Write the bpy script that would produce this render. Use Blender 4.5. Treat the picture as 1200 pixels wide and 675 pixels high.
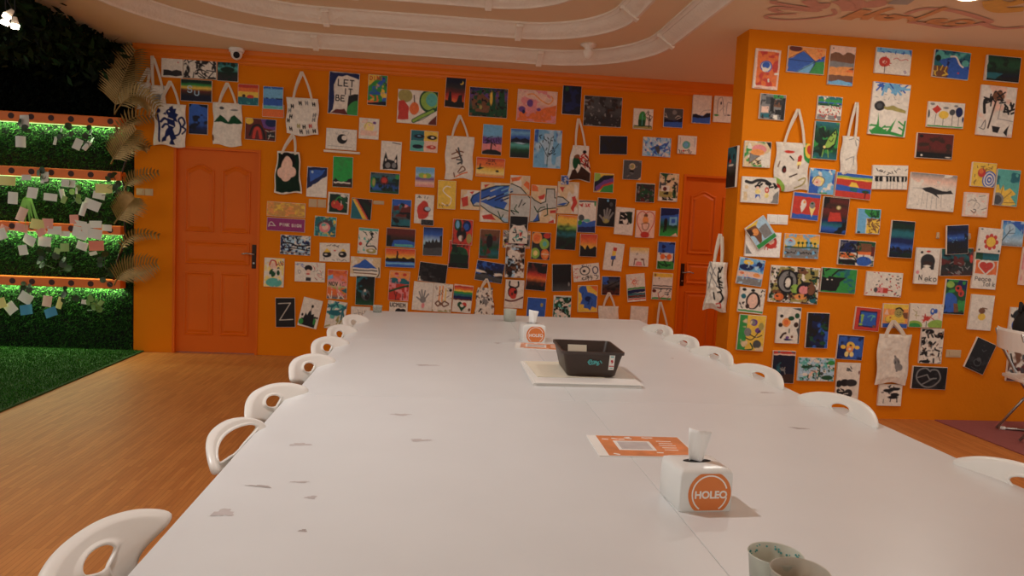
import bpy, bmesh, math, random
import numpy as np
from mathutils import Vector, Matrix
for _o in list(bpy.data.objects): bpy.data.objects.remove(_o)
SC = bpy.context.scene
COL = SC.collection
R = math.radians

# ---------------------------------------------------------------- camera
F = 853.8; CAMH = 1.3965
def _cam(yaw, pitch, roll):
    cy, sy, cp, sp = math.cos(yaw), math.sin(yaw), math.cos(pitch), math.sin(pitch)
    d = Vector((sy*cp, cy*cp, -sp)); r = Vector((cy, -sy, 0)); u = r.cross(d)
    c, s = math.cos(roll), math.sin(roll)
    return c*r + s*u, -s*r + c*u, d
CR, CU, CD = _cam(R(5.812), R(4.634), R(2.723))
cam = bpy.data.objects.new('camera', bpy.data.cameras.new('camera')); COL.objects.link(cam)
cam.matrix_world = Matrix(((CR.x, CU.x, -CD.x, 0), (CR.y, CU.y, -CD.y, 0), (CR.z, CU.z, -CD.z, CAMH), (0, 0, 0, 1)))
cam.data.sensor_fit = 'HORIZONTAL'; cam.data.sensor_width = 36; cam.data.lens = 36*F/1200
cam.data.clip_start = .05; SC.camera = cam

# ---------------------------------------------------------------- light and exposure
SC.view_settings.view_transform = 'Standard'; SC.view_settings.look = 'None'
SC.view_settings.gamma = 1; SC.view_settings.use_curve_mapping = False
SC.view_settings.exposure = 0.16
world = bpy.data.worlds.new('world'); SC.world = world; world.use_nodes = True
world.node_tree.nodes['Background'].inputs[0].default_value = (1.0, .975, .94, 1)
world.node_tree.nodes['Background'].inputs[1].default_value = 0.74
# ceiling downlights of the room: x, y, watts, rgb
LAMPS = [(3.25, 4.40, 11, (1, .92, .80)), (-.9, 2.5, 36, (1, .98, .97)), (1.99, 4.25, 9, (1, .95, .86)), (3.4, 1.6, 2, (1, .92, .82)), (3.9, 6.55, 13, (1, .93, .82))]
LED_W = 14

# ---------------------------------------------------------------- helpers
def at(x, y, Y):
    v = CR*((x-600)/F) - CU*((y-337.5)/F) + CD
    return v*(Y/v.y) + Vector((0, 0, CAMH))
def atz(x, y, Z):
    v = CR*((x-600)/F) - CU*((y-337.5)/F) + CD
    return v*((Z-CAMH)/v.z) + Vector((0, 0, CAMH))
def lin(c):
    return tuple(((v/255)/12.92 if v/255 <= .04045 else ((v/255+.055)/1.055)**2.4) for v in c)
def mat(name, rgb, rough=.6, var=.0, scale=8, bump=0, bscale=60, metal=0, spec=.5, emit=None, es=0, trans=0, alpha=1):
    m = bpy.data.materials.new(name); m.use_nodes = True
    nt = m.node_tree; b = nt.nodes['Principled BSDF']
    c = lin(rgb)
    b.inputs['Base Color'].default_value = (*c, 1)
    b.inputs['Roughness'].default_value = rough; b.inputs['Metallic'].default_value = metal
    b.inputs['Specular IOR Level'].default_value = spec
    b.inputs['Transmission Weight'].default_value = trans; b.inputs['Alpha'].default_value = alpha
    if emit: b.inputs['Emission Color'].default_value = (*lin(emit), 1); b.inputs['Emission Strength'].default_value = es
    tc = nt.nodes.new('ShaderNodeTexCoord')
    n = nt.nodes.new('ShaderNodeTexNoise'); n.inputs['Scale'].default_value = scale; n.inputs['Detail'].default_value = 5
    nt.links.new(tc.outputs['Object'], n.inputs['Vector'])
    mr = nt.nodes.new('ShaderNodeMapRange'); mr.inputs[1].default_value = .3; mr.inputs[2].default_value = .7
    mr.inputs[3].default_value = 1-var; mr.inputs[4].default_value = 1+var*.6
    nt.links.new(n.outputs['Fac'], mr.inputs[0])
    mx = nt.nodes.new('ShaderNodeVectorMath'); mx.operation = 'SCALE'; mx.inputs[0].default_value = c
    nt.links.new(mr.outputs[0], mx.inputs['Scale']); nt.links.new(mx.outputs[0], b.inputs['Base Color'])
    if bump:
        n2 = nt.nodes.new('ShaderNodeTexNoise'); n2.inputs['Scale'].default_value = bscale; n2.inputs['Detail'].default_value = 3
        nt.links.new(tc.outputs['Object'], n2.inputs['Vector'])
        bp = nt.nodes.new('ShaderNodeBump'); bp.inputs['Strength'].default_value = bump; bp.inputs['Distance'].default_value = .01
        nt.links.new(n2.outputs['Fac'], bp.inputs['Height']); nt.links.new(bp.outputs[0], b.inputs['Normal'])
    return m
def paintmat(name, rough, bump, bscale):
    m = bpy.data.materials.new(name); m.use_nodes = True; nt = m.node_tree; b = nt.nodes['Principled BSDF']
    a = nt.nodes.new('ShaderNodeAttribute'); a.attribute_name = 'paint'
    tc = nt.nodes.new('ShaderNodeTexCoord'); n = nt.nodes.new('ShaderNodeTexNoise'); n.inputs['Scale'].default_value = bscale
    nt.links.new(tc.outputs['Object'], n.inputs['Vector'])
    bp = nt.nodes.new('ShaderNodeBump'); bp.inputs['Strength'].default_value = bump; bp.inputs['Distance'].default_value = .004
    nt.links.new(n.outputs['Fac'], bp.inputs['Height']); nt.links.new(bp.outputs[0], b.inputs['Normal'])
    nt.links.new(a.outputs['Color'], b.inputs['Base Color'])
    b.inputs['Roughness'].default_value = rough; b.inputs['Specular IOR Level'].default_value = .3
    return m
M = {}
M['orange'] = mat('orange_wall_paint', (222, 124, 2), .75, .05, 1.5, .25, 45, spec=.15)
M['door'] = mat('orange_door_paint', (216, 100, 2), .5, .04, 3, .05, 80, spec=.25)
M['trimo'] = mat('orange_trim_paint', (226, 118, 6), .5, .04, 4)
M['ceil'] = mat('ceiling_paint', (238, 214, 178), .8, .03, 1.2, .1, 60)
M['mould'] = mat('white_plaster', (240, 226, 208), .55, .04, 8, .7, 38)
M['tabletop'] = mat('white_laminate', (222, 224, 224), .32, .03, 3, .02, 20)
M['white'] = mat('white_plastic', (236, 233, 226), .35, .02, 6)
M['canvas'] = mat('primed_canvas', (226, 214, 198), .8, .03, 20, .1, 300)
M['cloth'] = mat('cotton_cloth', (222, 208, 188), .9, .04, 12, .3, 120)
M['paint'] = paintmat('acrylic_paint', .5, .35, 90)
M['print'] = paintmat('fabric_paint', .85, .4, 160)
M['grass'] = paintmat('plastic_leaves', .8, 0, 10); M['grass'].node_tree.nodes['Principled BSDF'].inputs['Specular IOR Level'].default_value = .08
M['darkmetal'] = mat('dark_bronze', (52, 34, 24), .4, .1, 20, metal=.6)
M['chrome'] = mat('steel_tube', (170, 168, 165), .3, .03, 10, metal=.9)
M['black'] = mat('black_fabric', (20, 19, 20), .8, .1, 20)
M['basket'] = mat('dark_brown_plastic', (58, 43, 36), .45, .05, 20)
M['boxwhite'] = mat('white_box_plastic', (232, 232, 228), .25, .01, 8)
M['logo'] = mat('orange_label', (226, 128, 60), .45, .02, 10)
M['ink'] = mat('white_ink', (245, 238, 230), .5)
M['tissue'] = mat('tissue_paper', (248, 246, 242), .9, .02, 20)
M['flyer'] = mat('orange_flyer', (228, 145, 95), .3, .22, 14)
M['paper'] = mat('white_paper', (232, 228, 222), .8, .04, 7)
M['news'] = mat('cream_paper', (232, 222, 200), .85, .05, 7)
M['switch'] = mat('ivory_plastic', (196, 168, 128), .45, .02, 10)
M['gold'] = mat('gold_palm', (150, 118, 64), .4, .2, 25, metal=.45)
M['lamp'] = mat('lamp_lens', (255, 250, 240), .4, emit=(255, 236, 210), es=14)
M['led'] = mat('led_strip', (255, 255, 235), .4, emit=(190, 255, 160), es=.9)
M['shelf'] = mat('orange_shelf', (226, 108, 22), .5, .06, 9)
M['darkwall'] = mat('dark_backing', (14, 18, 12), .9, .2, 10)
M['hole'] = mat('dark_socket', (60, 22, 12), .7, .1, 20)
M['matpink'] = mat('pink_rug', (150, 82, 78), .95, .08, 25, .4, 200)
M['glass'] = mat('clear_plastic', (225, 232, 224), .15, .01, 5, trans=.75)
M['teal'] = mat('teal_print', (95, 180, 180), .5, .3, 40)

class MB:
    """collects shapes, builds ONE mesh object"""
    def __init__(s): s.bm = bmesh.new()
    def box(s, cx, cy, cz, sx, sy, sz, bev=0, rz=0, rx=0, ry=0):
        r = bmesh.ops.create_cube(s.bm, size=1); vs = r['verts']
        bmesh.ops.scale(s.bm, vec=(sx, sy, sz), verts=vs)
        if bev:
            es = list({e for v in vs for e in v.link_edges})
            r2 = bmesh.ops.bevel(s.bm, geom=es, offset=bev, segments=2, affect='EDGES', profile=.6)
            vs = list({v for f in r2['faces'] for v in f.verts} | {v for v in vs if v.is_valid})
        m = Matrix.Translation((cx, cy, cz)) @ Matrix.Rotation(rz, 4, 'Z') @ Matrix.Rotation(ry, 4, 'Y') @ Matrix.Rotation(rx, 4, 'X')
        bmesh.ops.transform(s.bm, matrix=m, verts=vs)
        return s
    def cyl(s, p0, p1, r0, r1=None, seg=16, cap=True):
        r1 = r0 if r1 is None else r1
        p0, p1 = Vector(p0), Vector(p1); d = p1-p0
        q = d.to_track_quat('Z', 'Y').to_matrix().to_4x4()
        bmesh.ops.create_cone(s.bm, cap_ends=cap, segments=seg, radius1=r0, radius2=r1, depth=d.length, matrix=Matrix.Translation((p0+p1)/2) @ q)
        return s
    def ball(s, c, r, sc=(1, 1, 1), seg=16):
        bmesh.ops.create_uvsphere(s.bm, u_segments=seg, v_segments=seg//2, radius=r, matrix=Matrix.Translation(c) @ Matrix.Diagonal((*sc, 1)))
        return s
    def tube(s, pts, r, seg=10, taper=None, closed=False):
        pts = [Vector(p) for p in pts]; n = len(pts); rings = []
        up = Vector((0, 0, 1)); prev = None
        for i, p in enumerate(pts):
            t = (pts[(i+1) % n if closed else min(i+1, n-1)] - pts[(i-1) % n if closed else max(i-1, 0)]).normalized()
            a = (prev if prev else (up if abs(t.z) < .9 else Vector((1, 0, 0))))
            a = (a - t*a.dot(t)).normalized(); prev = a; b = t.cross(a)
            rr = r*(taper[i] if taper else 1)
            rings.append([s.bm.verts.new(p + a*rr*math.cos(k*2*math.pi/seg) + b*rr*math.sin(k*2*math.pi/seg)) for k in range(seg)])
        for i in range(n if closed else n-1):
            A, B = rings[i], rings[(i+1) % n]
            for k in range(seg): s.bm.faces.new((A[k], A[(k+1) % seg], B[(k+1) % seg], B[k]))
        if not closed: s.bm.faces.new(rings[0][::-1]); s.bm.faces.new(rings[-1])
        return s
    def prism(s, pts, y0, y1):
        """outline in XZ, extruded from y0 to y1"""
        A = [s.bm.verts.new((p[0], y0, p[1])) for p in pts]; B = [s.bm.verts.new((p[0], y1, p[1])) for p in pts]; n = len(pts)
        s.bm.faces.new(A); s.bm.faces.new(B[::-1])
        for k in range(n): s.bm.faces.new((A[k], B[k], B[(k+1) % n], A[(k+1) % n]))
        return s
    def lathe(s, prof, c=(0, 0, 0), seg=32):
        rings = [[s.bm.verts.new((c[0]+r*math.cos(k*2*math.pi/seg), c[1]+r*math.sin(k*2*math.pi/seg), c[2]+z)) for k in range(seg)] for r, z in prof]
        for A, B in zip(rings, rings[1:]):
            for k in range(seg): s.bm.faces.new((A[k], A[(k+1) % seg], B[(k+1) % seg], B[k]))
        s.bm.faces.new(rings[0][::-1]); s.bm.faces.new(rings[-1])
        return s
    def loft(s, rings, closed_ring=True, caps=False):
        rs = [[s.bm.verts.new(p) for p in r] for r in rings]; n = len(rs[0])
        for A, B in zip(rs, rs[1:]):
            for k in range(n if closed_ring else n-1): s.bm.faces.new((A[k], A[(k+1) % n], B[(k+1) % n], B[k]))
        if caps: s.bm.faces.new(rs[0][::-1]); s.bm.faces.new(rs[-1])
        return s
    def build(s, name, m, parent=None, loc=(0, 0, 0), rot=(0, 0, 0), smooth=False, recalc=True):
        if recalc: bmesh.ops.recalc_face_normals(s.bm, faces=s.bm.faces)
        me = bpy.data.meshes.new(name); s.bm.to_mesh(me); s.bm.free()
        if smooth:
            for p in me.polygons: p.use_smooth = True
        me.materials.append(m); o = bpy.data.objects.new(name, me); COL.objects.link(o)
        o.location = loc; o.rotation_euler = rot; o.parent = parent
        return o
def sharp(o, ang=40):
    me = o.data
    for p in me.polygons: p.use_smooth = True
    bm = bmesh.new(); bm.from_mesh(me)
    for e in bm.edges:
        if len(e.link_faces) == 2 and e.calc_face_angle(0) > R(ang): e.smooth = False
    bm.to_mesh(me); bm.free(); return o
def tag(o, label, cat, group=None, kind=None):
    if label: o['label'] = label
    if cat: o['category'] = cat
    if group: o['group'] = group
    if kind: o['kind'] = kind
    return o
def struct(o): o['kind'] = 'structure'; return o
def empty(name, loc=(0, 0, 0), rz=0):
    o = bpy.data.objects.new(name, None); COL.objects.link(o); o.empty_display_size = .05
    o.location = loc; o.rotation_euler = (0, 0, rz); return o
def copy_tree(o, parent=None):
    c = o.copy(); COL.objects.link(c)
    if parent: c.parent = parent
    for ch in list(o.children): copy_tree(ch, c)
    return c

# ---------------------------------------------------------------- room
YB, YP, XP, ZC = 7.53, 5.50, 2.285, 3.0     # back wall, right wall front, right wall end, ceiling
def floor_mat():
    m = bpy.data.materials.new('strip_parquet'); m.use_nodes = True; nt = m.node_tree; b = nt.nodes['Principled BSDF']
    tc = nt.nodes.new('ShaderNodeTexCoord'); mp = nt.nodes.new('ShaderNodeMapping'); mp.inputs['Rotation'].default_value = (0, 0, R(90))
    br = nt.nodes.new('ShaderNodeTexBrick'); br.offset = .37; br.inputs['Scale'].default_value = 1
    br.inputs['Brick Width'].default_value = .34; br.inputs['Row Height'].default_value = .024; br.inputs['Mortar Size'].default_value = .0012
    br.inputs['Color1'].default_value = (*lin((216, 138, 72)), 1); br.inputs['Color2'].default_value = (*lin((198, 120, 60)), 1)
    br.inputs['Mortar'].default_value = (*lin((176, 104, 50)), 1); br.inputs['Mortar Smooth'].default_value = .4
    n = nt.nodes.new('ShaderNodeTexNoise'); n.inputs['Scale'].default_value = 3; n.inputs['Detail'].default_value = 6
    mp2 = nt.nodes.new('ShaderNodeMapping'); mp2.inputs['Scale'].default_value = (14, 1.5, 1)
    mx = nt.nodes.new('ShaderNodeMixRGB'); mx.blend_type = 'MULTIPLY'; mx.inputs[0].default_value = .35
    L = nt.links.new
    L(tc.outputs['Object'], mp.inputs[0]); L(mp.outputs[0], br.inputs['Vector']); L(tc.outputs['Object'], mp2.inputs[0]); L(mp2.outputs[0], n.inputs['Vector'])
    L(br.outputs['Color'], mx.inputs[1]); L(n.outputs['Fac'], mx.inputs[2]); L(mx.outputs[0], b.inputs['Base Color'])
    b.inputs['Roughness'].default_value = .5; b.inputs['Specular IOR Level'].default_value = .2
    return m
M['floor'] = floor_mat()
struct(MB().box(1, 2.5, -.05, 14, 13, .1).build('floor', M['floor']))
# back wall with two door openings
D1, D2 = (-2.63, -1.80), (2.53, 3.36); DH = 2.055
w = MB()
def slab(x0, x1, z0, z1, y0=YB, y1=YB+.2): w.box((x0+x1)/2, (y0+y1)/2, (z0+z1)/2, x1-x0, y1-y0, z1-z0)
slab(-3.0, D1[0], 0, ZC); slab(D1[0], D1[1], DH, ZC); slab(D1[1], D2[0], 0, ZC); slab(D2[0], D2[1], DH, ZC); slab(D2[1], 6.5, 0, ZC)
struct(w.build('wall_back', M['orange']))
w = MB(); slab(-6, -3.0, 0, ZC+.2, YB+.02, YB+.2); struct(w.build('wall_left', M['darkwall']))
w = MB(); slab(XP, 8, 0, ZC, YP, YP+.24); struct(w.build('wall_right', M['orange']))
# cornice along the back wall top
prof = [(0, 2.87), (-.012, 2.87), (-.02, 2.885), (-.02, 2.90), (-.032, 2.91), (-.032, 2.935), (-.055, 2.96), (-.06, 2.985), (-.06, ZC), (0, ZC)]
struct(MB().loft([[(x, YB+p[0], p[1]) for p in prof] for x in (-3.0, 6.5)], caps=True).build('trim_1', M['trimo']))
# ceiling: three stepped racetrack trays
def rrect(x0, x1, y0, y1, rl, rr, n=14):
    pts = []
    for cx, cy, r, a0 in ((x1-rr, y1-rr, rr, 0), (x0+rl, y1-rl, rl, 90), (x0+rl, y0+rl, rl, 180), (x1-rr, y0+rr, rr, 270)):
        for k in range(n+1):
            a = R(a0+90*k/n); pts.append((cx+r*math.cos(a), cy+r*math.sin(a)))
    return pts
TR = [(-2.72, 1.88, -2.2, 7.12, 1.5, 1.0), (-2.25, 1.47, -1.75, 6.62, 1.2, .85), (-1.75, 1.02, -1.3, 6.13, 1.0, .7)]
STEP = .10
def ring_face(bm, outer, inner, z):
    A = [bm.verts.new((*p, z)) for p in outer]; B = [bm.verts.new((*p, z)) for p in inner]; n = len(A)
    for k in range(n): bm.faces.new((A[k], A[(k+1) % n], B[(k+1) % n], B[k]))
w = MB(); bm = w.bm
# flat outer ceiling: the room rectangle with the racetrack opening cut out of it
o0 = rrect(*TR[0]); es = []
for loop in ([(-6, -4), (8, -4), (8, YB+.2), (-6, YB+.2)], o0):
    vs = [bm.verts.new((*p, ZC)) for p in loop]; es += [bm.edges.new((vs[k], vs[(k+1) % len(vs)])) for k in range(len(vs)) if (vs[k].co-vs[(k+1) % len(vs)].co).length > 1e-5]
bmesh.ops.triangle_fill(bm, use_beauty=True, use_dissolve=False, edges=es)
def off(t, d): return (t[0]+d, t[1]-d, t[2]+d, t[3]-d, t[4]-d, t[5]-d)
for i, t in enumerate(TR):
    z1 = ZC+STEP*(i+1); top_in = rrect(*off(t, .0))
    A = [bm.verts.new((*p, z1-STEP)) for p in rrect(*t)]; B = [bm.verts.new((*p, z1)) for p in rrect(*t)]
    for k in range(len(A)): bm.faces.new((A[k], A[(k+1) % len(A)], B[(k+1) % len(A)], B[k]))
    if i < 2: ring_face(bm, rrect(*t), rrect(*TR[i+1]), z1)
    else: bm.faces.new([bm.verts.new((*p, z1)) for p in rrect(*t)])
ceiling = struct(w.build('ceiling', M['ceil'], recalc=False))
struct(MB().box(1, 1.8, ZC+.45, 14, 12, .1).build('ceiling', M['ceil']))
PR = [(-.012, -.001), (-.012, -.014), (.012, -.016), (.018, -.006), (.028, .004), (.05, .012), (.085, .045), (.10, .066), (.108, .064), (.122, .082), (.134, .084), (.134, .10)]
for i, t in enumerate(TR):
    z = ZC+STEP*i
    rings = []
    base = [[(*p, z+dz) for p in rrect(*off(t, d))] for d, dz in PR]
    o = MB().loft(base).build('trim_%d' % (i+2), M['mould'], recalc=True); struct(sharp(o, 50))
    # carved corner blocks where straight and curved lengths meet
    x0, x1, y0, y1, rl, rr = t
    for (bx, by, rz) in ((x1-.04, y1-rr, 0), (x1-rr, y1-.04, R(90)), (x0+rl, y1-.04, R(90)), (x0+.04, y1-rl, 0)):
        b = MB()
        b.loft([[(bx+(d-.06)*0, by, 0)]*3 for d in (0, 1)]) if False else None
        b.box(0, 0, 0, .17, .055, .02, .004, 0, 0, R(-33)); b.box(-.055, 0, -.02, .05, .062, .03, .006); b.box(.06, 0, .045, .05, .062, .03, .006)
        sgn = math.pi if rz == 0 and bx > 0 else (0 if rz == 0 else -math.pi/2)
        b.build('corner_block', M['mould'], o, loc=(bx-.02 if rz == 0 and bx > 0 else bx+.02 if rz == 0 else bx, by if rz == 0 else by-.02, z+.02), rot=(0, 0, sgn))

# doors
def arch(x0, x1, z0, z1, rise, n=12):
    pts = [(x0, z0), (x1, z0), (x1, z1)]
    for k in range(1, n):
        u = k/n; pts.append((x1+(x0-x1)*u, z1 + rise*(.5-.5*math.cos(2*math.pi*u))))
    pts.append((x0, z1)); return pts
def inset(pts, d):
    n = len(pts); out = []
    for i in range(n):
        a, b, c = Vector(pts[i-1]), Vector(pts[i]), Vector(pts[(i+1) % n])
        e1 = (b-a).normalized(); e2 = (c-b).normalized(); n1 = Vector((-e1.y, e1.x)); n2 = Vector((-e2.y, e2.x))
        m = (n1+n2); m = m/max(.3, m.dot(n1)) if m.length > 1e-6 else n1
        out.append(tuple(b+m*d))
    return out
def make_door(name, x0, x1, hand):
    W = x1-x0; y = YB+.035
    dr = struct(MB().box((x0+x1)/2, y+.02, DH/2, W-.012, .04, DH-.012).build(name, M['door']))
    fr = MB()
    for xx in (x0+.012, x1-.012): fr.box(xx, YB+.014, DH/2, .024, .045, DH)
    fr.box((x0+x1)/2, YB+.014, DH-.012, W-.05, .045, .024); fr.build('door_frame', M['door'], dr)
    mid = W/2; pan = [arch(.10, mid-.035, 1.22, 1.84, .05), arch(mid+.035, W-.10, 1.22, 1.84, .05), arch(.10, W-.10, .90, 1.13, 0, 2), arch(.10, mid-.035, .18, .82, 0, 2), arch(mid+.035, W-.10, .18, .82, 0, 2)]
    for p in pan:
        p = [(x0+a, b) for a, b in p]; b = MB(); rr = []
        for d, dy in ((0, .0), (.004, -.010), (.014, -.012), (.022, -.003), (.030, -.001), (.052, -.009), (.056, -.009)):
            rr.append([(q[0], y+dy, q[1]) for q in inset(p, d)])
        b.loft(rr); b.bm.faces.new([b.bm.verts.new(v) for v in rr[-1]])
        b.build('door_panel', M['door'], dr)
    hx = x1-.055 if hand > 0 else x0+.06
    h = MB().box(hx, y-.006, .995, .042, .012, .24, .004).build('handle_plate', M['darkmetal'], dr)
    MB().tube([(hx, y-.01, 1.02), (hx, y-.05, 1.02), (hx-hand*.02, y-.055, 1.022), (hx-hand*.06, y-.055, 1.028), (hx-hand*.11, y-.05, 1.018)], .008, 10, [1.3, 1, 1, .9, .7]).build('lever', M['chrome'], h, smooth=True)
    MB().cyl((hx, y-.012, .93), (hx, y-.02, .93), .009).build('keyhole', M['chrome'], h)
make_door('door_1', *D1, 1); make_door('door_2', *D2, -1)
# mural lettering painted on the ceiling
_zr = [0]
def zrib(b, pts, w, z, px=True):
    P = [atz(x, y, z) for x, y in pts]; rr = []; _zr[0] += 1
    for i, p in enumerate(P):
        d = P[min(i+1, len(P)-1)]-P[max(i-1, 0)]; d.z = 0; d.normalize(); s = Vector((-d.y, d.x, 0))*w/2; k = Vector((0, 0, -.00012*i-.0008*(_zr[0] % 5)))
        rr.append([p-s+k, p+s+k])
    b.loft(rr, closed_ring=False)
def smooth(pts, n=5):
    P = [Vector((*p, 0)) for p in pts]; out = []
    for i in range(len(P)-1):
        p0, p1, p2, p3 = P[max(i-1, 0)], P[i], P[i+1], P[min(i+2, len(P)-1)]
        for k in range(n):
            t = k/n; q = .5*((2*p1)+(p2-p0)*t+(2*p0-5*p1+4*p2-p3)*t*t+(3*p1-p0-3*p2+p3)*t**3); out.append((q.x, q.y))
    out.append((P[-1].x, P[-1].y)); return out
def mz(zx, zy): return (880+zx/3.75, zy/3.75)
M['m_pink'] = mat('pink_mural', (220, 166, 144), .8, .08, 20); M['m_or'] = mat('orange_mural', (226, 166, 112), .8, .08, 20)
M['m_yel'] = mat('yellow_mural', (230, 182, 90), .8, .08, 20); M['m_grey'] = mat('grey_mural', (176, 172, 164), .8, .08, 20)
b = MB()
for s, wd in (([(360, 40), (370, 60), (330, 72), (250, 82), (150, 86), (80, 80), (65, 72), (80, 65), (120, 62), (200, 58)], .03), ([(130, 55), (90, 40), (120, 32), (220, 42), (300, 45), (220, 30), (110, 12), (100, 0)], .05),
              ([(250, 0), (280, 22), (310, 30), (320, 12)], .09), ([(380, 0), (420, 20), (430, 45)], .09), ([(440, 0), (500, 22), (560, 20), (550, 0)], .10), ([(480, 30), (440, 48)], .07),
              ([(680, 62), (760, 38), (860, 42), (930, 55), (1000, 75), (1050, 96), (960, 108), (860, 118), (780, 105), (700, 92)], .05), ([(1000, 98), (1080, 122), (1150, 122), (1200, 116)], .05)):
    zrib(b, smooth([mz(*p) for p in s]), wd, ZC-.002)
b.build('painted_scroll', M['m_pink'], ceiling, recalc=False)
b = MB()
for s, wd in (([(415, 85), (450, 68), (510, 42)], .09), ([(495, 88), (530, 66), (620, 34)], .06), ([(440, 74), (540, 68), (570, 64)], .06), ([(600, 66), (560, 76), (580, 84), (630, 82), (650, 72), (610, 66)], .06),
              ([(640, 76), (690, 74), (730, 82), (860, 30)], .045), ([(730, 82), (700, 96), (760, 98)], .045), ([(770, 96), (830, 96), (850, 86), (800, 88), (790, 100), (850, 106)], .045), ([(880, 98), (930, 88), (970, 98), (930, 108), (880, 104), (890, 94)], .045)):
    zrib(b, smooth([mz(*p) for p in s]), wd, ZC-.004)
b.build('painted_letters', M['m_or'], ceiling, recalc=False)
b = MB()
for s, wd in (([(1060, 0), (1070, 30), (1110, 44), (1200, 38)], .11), ([(1070, 8), (1130, 18), (1200, 0)], .09)): zrib(b, smooth([mz(*p) for p in s]), wd, ZC-.003)
b.build('painted_loop', M['m_yel'], ceiling, recalc=False)
b = MB(); zrib(b, [mz(620, 2), mz(710, 4)], .14, ZC-.003); b.build('painted_patch', M['m_grey'], ceiling, recalc=False)

# ceiling lamps
for i, (x, y, wt, c) in enumerate(LAMPS):
    zc = ZC if x > TR[0][1] or x < TR[0][0] else ZC+STEP*3
    lo = MB().lathe([(.085, -.001), (.105, -.004), (.105, -.014), (.085, -.018), (.08, -.012)], (0, 0, 0), 28).build('ceiling_downlight', M['white'], loc=(x, y, zc))
    MB().lathe([(.078, -.0185), (.078, -.021), (.001, -.024)], (0, 0, 0), 28).build('lamp_lens', M['lamp'], lo)
    tag(lo, ['round white recessed downlight glowing beside the ceiling mural', 'round white downlight in the middle of the ceiling tray over the left table edge', 'round white downlight on the flat ceiling beside the tray, left of the mural', 'round white downlight near the right side behind the viewer', 'round white downlight in the passage behind the right wall'][i], 'ceiling light', 'round downlights of the room')
    ld = bpy.data.lights.new('lamp_light', 'AREA'); ld.shape = 'DISK'; ld.size = .16; ld.energy = wt; ld.color = c
    l = bpy.data.objects.new('lamp_light', ld); COL.objects.link(l); l.parent = lo; l.location = (0, 0, -.03)
# ---------------------------------------------------------------- paint engine
PAL = dict(w=(232, 222, 206), W=(246, 240, 230), k=(24, 22, 24), K=(44, 42, 44), a=(132, 130, 128), A=(76, 78, 80), r=(205, 52, 32), m=(104, 36, 30), o=(236, 112, 30), O=(240, 152, 66),
           y=(240, 196, 50), Y=(246, 222, 130), g=(48, 150, 66), d=(22, 78, 46), D=(14, 44, 30), l=(146, 188, 70), t=(22, 108, 120), T=(86, 180, 168), b=(36, 92, 186), n=(18, 34, 88), N=(14, 20, 46),
           c=(108, 178, 220), C=(172, 206, 226), p=(232, 138, 138), P=(240, 196, 172), v=(108, 64, 142), B=(124, 78, 48), s=(226, 198, 152), h=(62, 38, 28), e=(168, 156, 80), G=(26, 166, 66), i=(150, 40, 110))
PAL.update(q=(196, 198, 190), Q=(206, 148, 62))
PAL = {k: np.array(lin(v))*.90+np.mean(lin(v))*.08 for k, v in PAL.items()}
FONT = {'A': '0020 4 14 6 28 0|07 21 2', }
# strokes on a 4x6 grid: list of polylines (x,y with y up)
FONT = dict(A='00 26 40|12 32', B='00 06 36 35 33 03 33 42 41 30 00', C='45 36 16 05 01 10 30 41', D='00 06 26 44 42 20 00', E='46 06 00 40|03 33', F='46 06 00|03 33', G='45 36 16 05 01 10 30 42 22', H='00 06|40 46|03 43', I='20 26',
            J='46 41 30 10 01', K='00 06|46 03 40', L='06 00 40', M='00 06 23 46 40', N='00 06 40 46', O='10 01 05 16 36 45 41 30 10', P='00 06 36 45 43 33 03', R='00 06 36 45 43 03|13 40', S='45 36 16 05 04 13 33 42 41 30 10 01', T='06 46|26 20',
            U='06 01 10 30 41 46', V='06 20 46', W='06 10 24 30 46', Y='06 23 46|23 20', Z='06 46 00 40', a='40 43 34 14 03 01 10 30 41', c='43 34 14 03 01 10 30 41', e='02 42 43 34 14 03 01 10 30 41', k='00 06|34 02 30', l='06 00', o='10 01 03 14 34 43 41 30 10',
            p='0a 04 34 43 41 30 00', s='44 14 03 12 32 41 30 00', u='04 01 10 30 41 44')
def glyph(ch):
    return [[(int(q[0])/4, (-2 if q[1] == 'a' else int(q[1]))/6) for q in st.split()] for st in FONT.get(ch, FONT.get(ch.upper(), '')).split('|') if st]
def vnoise(U, V, sc, rng):
    g = rng.random((64, 64)); x = U*sc; y = V*sc; xi = np.floor(x).astype(int); yi = np.floor(y).astype(int); fx = x-xi; fy = y-yi
    fx = fx*fx*(3-2*fx); fy = fy*fy*(3-2*fy); G = lambda a, b: g[a % 64, b % 64]
    return (G(xi, yi)*(1-fx)+G(xi+1, yi)*fx)*(1-fy)+(G(xi, yi+1)*(1-fx)+G(xi+1, yi+1)*fx)*fy
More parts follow.
